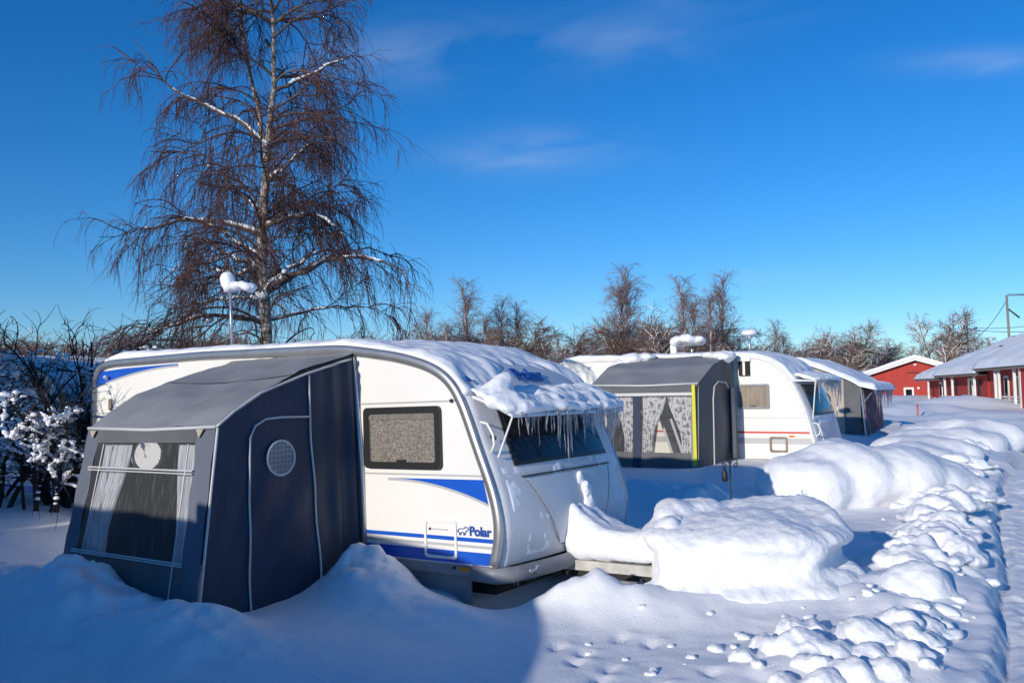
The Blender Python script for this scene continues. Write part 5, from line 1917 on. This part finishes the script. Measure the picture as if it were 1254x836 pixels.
rgt = np.random.default_rng(23)
KIND = {
    'birch_a': (small_tree('birch_tree', rgt, 10, 'birch', M['bgbark'], M['bgfine'], (22, 230, 1500)), 'slender pale-stemmed birch'),
    'birch_b': (small_tree('birch_tree', rgt, 10, 'birch', M['bgbark'], M['bgfine'], (19, 190, 1300), lean=.6), 'leaning pale-stemmed birch'),
    'bushy_a': (small_tree('bushy_tree', rgt, 6, 'bushy', M['bgbrown'], M['bgbrown'], (70, 700, 3600), 1.3), 'dense brown thicket tree'),
    'bushy_b': (small_tree('bushy_tree', rgt, 6, 'bushy', M['bgtwig'], M['bgtwig'], (60, 600, 3200), 1.2, snow=.12), 'brown thicket tree with snowy twigs'),
    'round_a': (small_tree('broad_tree', rgt, 8, 'round', M['bgbrown'], M['bgbrown'], (60, 620, 3400), 1.2, snow=.35), 'broad bare tree with snowy branches'),
    'round_b': (small_tree('broad_tree', rgt, 8, 'round', M['bgbark'], M['bgtwig'], (60, 620, 3200), 1.2, snow=.22), 'broad round-crowned bare tree'),
}
GRP = 'bare trees'
used = {}
BASE_H = {'birch_a': 10, 'birch_b': 10, 'bushy_a': 6, 'bushy_b': 6, 'round_a': 8, 'round_b': 8}


def put_tree(kind, px, ytop, Y, where, grp=GRP):
    root, what = KIND[kind]
    x = (px - 627) / FPX * Y
    hor = 480 - .01746 * (px - 627)
    ztop = 2 + (hor - ytop - (13 if 'birch' in kind else 4)) * Y / FPX
    g0 = .6
    s_ = (ztop - g0) / BASE_H[kind]
    if kind in used:
        o = dup(root)
    else:
        o = root
        used[kind] = 1
    wsc = s_ * (random.uniform(.9, 1.1) if kind[0] == 'b' and kind[1] == 'i' else random.uniform(1.0, 1.3))
    o.location, o.rotation_euler, o.scale = (x, Y, g0), (0, 0, random.uniform(0, 6.28)), (wsc, wsc, s_)
    tag(o, f'{what} {where}', 'tree', grp)


# tall trees one can tell apart
for (k, px, yt, Y, wh) in (
        ('birch_b', 520, 372, 58, 'standing leftmost of the cluster right of the big birch'),
        ('birch_a', 568, 344, 60, 'tallest of the cluster right of the big birch'),
        ('birch_b', 551, 385, 57, 'between two taller birches right of the big birch'),
        ('birch_a', 612, 362, 62, 'just right of the middle in the cluster above the near caravan'),
        ('birch_a', 638, 368, 64, 'at the right end of the cluster above the near caravan'),
        ('birch_b', 594, 378, 59, 'in the middle of the cluster above the near caravan'),
        ('birch_a', 774, 326, 62, 'tallest in the pair above the grey awning'),
        ('birch_b', 757, 338, 60, 'left of the tallest pair member above the grey awning'),
        ('birch_a', 834, 340, 63, 'rising just right of the snow-covered dish'),
        ('birch_b', 846, 358, 61, 'close beside the birch right of the snow-covered dish'),
        ('birch_a', 886, 334, 66, 'tallest above the cream caravan roof'),
        ('birch_b', 868, 352, 60, 'forked beside the tallest above the cream caravan'),
        ('birch_a', 947, 388, 72, 'right of the short antenna mast, standing alone'),
        ('birch_b', 960, 400, 75, 'low beside the lone one right of the antenna mast'),
        ('round_a', 1036, 398, 112, 'above the pink-curtained tent'),
        ('round_b', 1060, 408, 118, 'behind the snowy broad tree above the tent'),
        ('round_a', 1150, 382, 108, 'above the roof of the gabled house'),
        ('round_b', 1166, 400, 140, 'between the gabled house and the far pole'),
        ('round_b', 1205, 405, 128, 'behind the far utility pole'),
        ('round_b', 1100, 418, 122, 'left of the gabled house ridge'),
        ('round_a', 1012, 412, 110, 'at the left of the tree row above the tent'),
        ('bushy_a', 615, 388, 55, 'darkest of the cluster above the near caravan'),
        ('bushy_a', 786, 388, 57, 'dark beneath the tallest birch above the grey awning'),
        ('round_b', 160, 400, 60, 'behind the big birch, left of its trunk')):
    put_tree(k, px, yt, Y, wh)
# the thicket behind the caravans, one by one
for k in range(96):
    px = rng.uniform(-30, 1110)
    if 180 < px < 480 and rng.random() < .35:
        continue
    if px < 200:
        yt = 425 + 22 * vn(np.array(px * .03), np.array(1.), 5) + rng.uniform(-6, 12)
    elif px < 670:
        yt = 408 + rng.uniform(-8, 20)
    elif px < 740:
        yt = 408 + rng.uniform(-8, 18)
    elif px < 920:
        yt = 396 + rng.uniform(-10, 26)
    else:
        yt = 424 + rng.uniform(-10, 14)
    kind = ('bushy_a', 'bushy_b', 'bushy_a', 'round_a' if px > 640 else 'bushy_b', 'bushy_b')[k % 5]
    put_tree(kind, float(px), float(yt), float(rng.uniform(50, 78)) if px < 985 else float(rng.uniform(118, 145)), 'in the skyline thicket behind the caravans', 'thicket trees along the skyline')


# dark far wood closing the gaps low down
def far_wood():
    rg = np.random.default_rng(77)
    N = 9000
    a = rg.uniform(-.80, .62, N)
    Y = rg.uniform(80, 105, N)
    Yt = np.where(a > .40, Y + 60, Y)
    p = np.stack([a * Yt, Yt, np.full(N, .3)], 1)
    A = grow(p, np.stack([rg.normal(0, .12, N), rg.normal(0, .12, N), np.ones(N)], 1), rg.uniform(2.5, 5.2, N), 5, 0, .10, rg)
    V, F = np_tubes(A, np.linspace(.06, .02, 5)[None] * np.ones((N, 1)), 3)
    N2 = 30000
    p, T, r, t, _ = sample(A, np.ones((N, 5)), N2, rg, .1, 1)
    B = grow(p, spread(T, rg.uniform(.3, .8, N2), rg), rg.uniform(.4, 1.2, N2), 4, 0, .12, rg)
    V2, F2 = np_tubes(B, np.linspace(.025, .012, 4)[None] * np.ones((N2, 1)), 3)
    o = npmesh('far_wood', np.concatenate([V, V2]), np.concatenate([F, F2 + len(V)]), M['bgbrown'], None, True)
    o['kind'] = 'stuff'
    o['label'] = 'brown leafless wood along the skyline beyond the site'


far_wood()


# ------------------------------------------------------------------ snowy bush at the left
def snowy_bush():
    rg = np.random.default_rng(41)
    bx_, by_ = -6.85, 11.4
    root = empty('bush', 'dark leafless bush loaded with clumps of snow at the left edge', 'bush', Matrix.Translation((bx_, by_, gz(bx_, by_) - .1)))
    N0 = 34
    p = np.stack([rg.uniform(-.9, 1.0, N0), rg.uniform(-.6, .6, N0), np.zeros(N0)], 1)
    D = np.stack([p[:, 0] * .35 + rg.normal(0, .2, N0), rg.normal(0, .25, N0), np.ones(N0)], 1)
    A0 = grow(p, D, rg.uniform(1.5, 2.7, N0), 12, 0, .09, rg)
    R0 = np.linspace(.030, .008, 12)[None] * rg.uniform(.7, 1.4, N0)[:, None]
    V, F = np_tubes(A0, R0, 6)
    npmesh('stems', V, F, M['bushbark'], root, True)
    N1 = 460
    p, T, r, t, _ = sample(A0, R0, N1, rg, .15, 1.0)
    A1 = grow(p, spread(T, rg.uniform(.4, 1.0, N1), rg), rg.uniform(.3, .9, N1), 8, rg.uniform(-.02, .12, N1), .12, rg)
    R1 = np.linspace(.010, .004, 8)[None] * np.ones((N1, 1))
    N2 = 2600
    p, T, r, t, _ = sample(A1, R1, N2, rg, .1, 1.0)
    A2 = grow(p, spread(T, rg.uniform(.3, .9, N2), rg), rg.uniform(.12, .42, N2), 6, rg.uniform(-.05, .12, N2), .14, rg)
    R2 = np.linspace(.005, .0028, 6)[None] * np.ones((N2, 1))
    V1, F1 = np_tubes(A1, R1, 4)
    V2, F2 = np_tubes(A2, R2, 3)
    npmesh('twigs', np.concatenate([V1, V2]), np.concatenate([F1, F2 + len(V1)]), M['bushbark'], root, True)
    balls = []
    for A, R_, pr_ in ((A1, R1, .75), (A2, R2, .30), (A0, R0, .25)):
        for a in A:
            if rg.random() > pr_:
                continue
            q = polyl(a, 9)
            for u in q[1:]:
                if u[2] < .12 or u[2] > 2.15 or float(fbm(np.array(u[0] * 2.6 + u[1]), np.array(u[2] * 2.8), 3, 99)) < -.28:
                    continue
                s_ = rg.uniform(.010, .024) * (1.7 if rg.random() < .10 else 1)
                balls.append(((u[0], u[1], u[2] + s_ * .6), (s_ * 1.5, s_ * 1.3, s_ * .8)))
    blob('bush_snow', balls, M['snow'], root, .0135, 1, ((.010, 14),), seed=46)['kind'] = 'stuff'


snowy_bush()
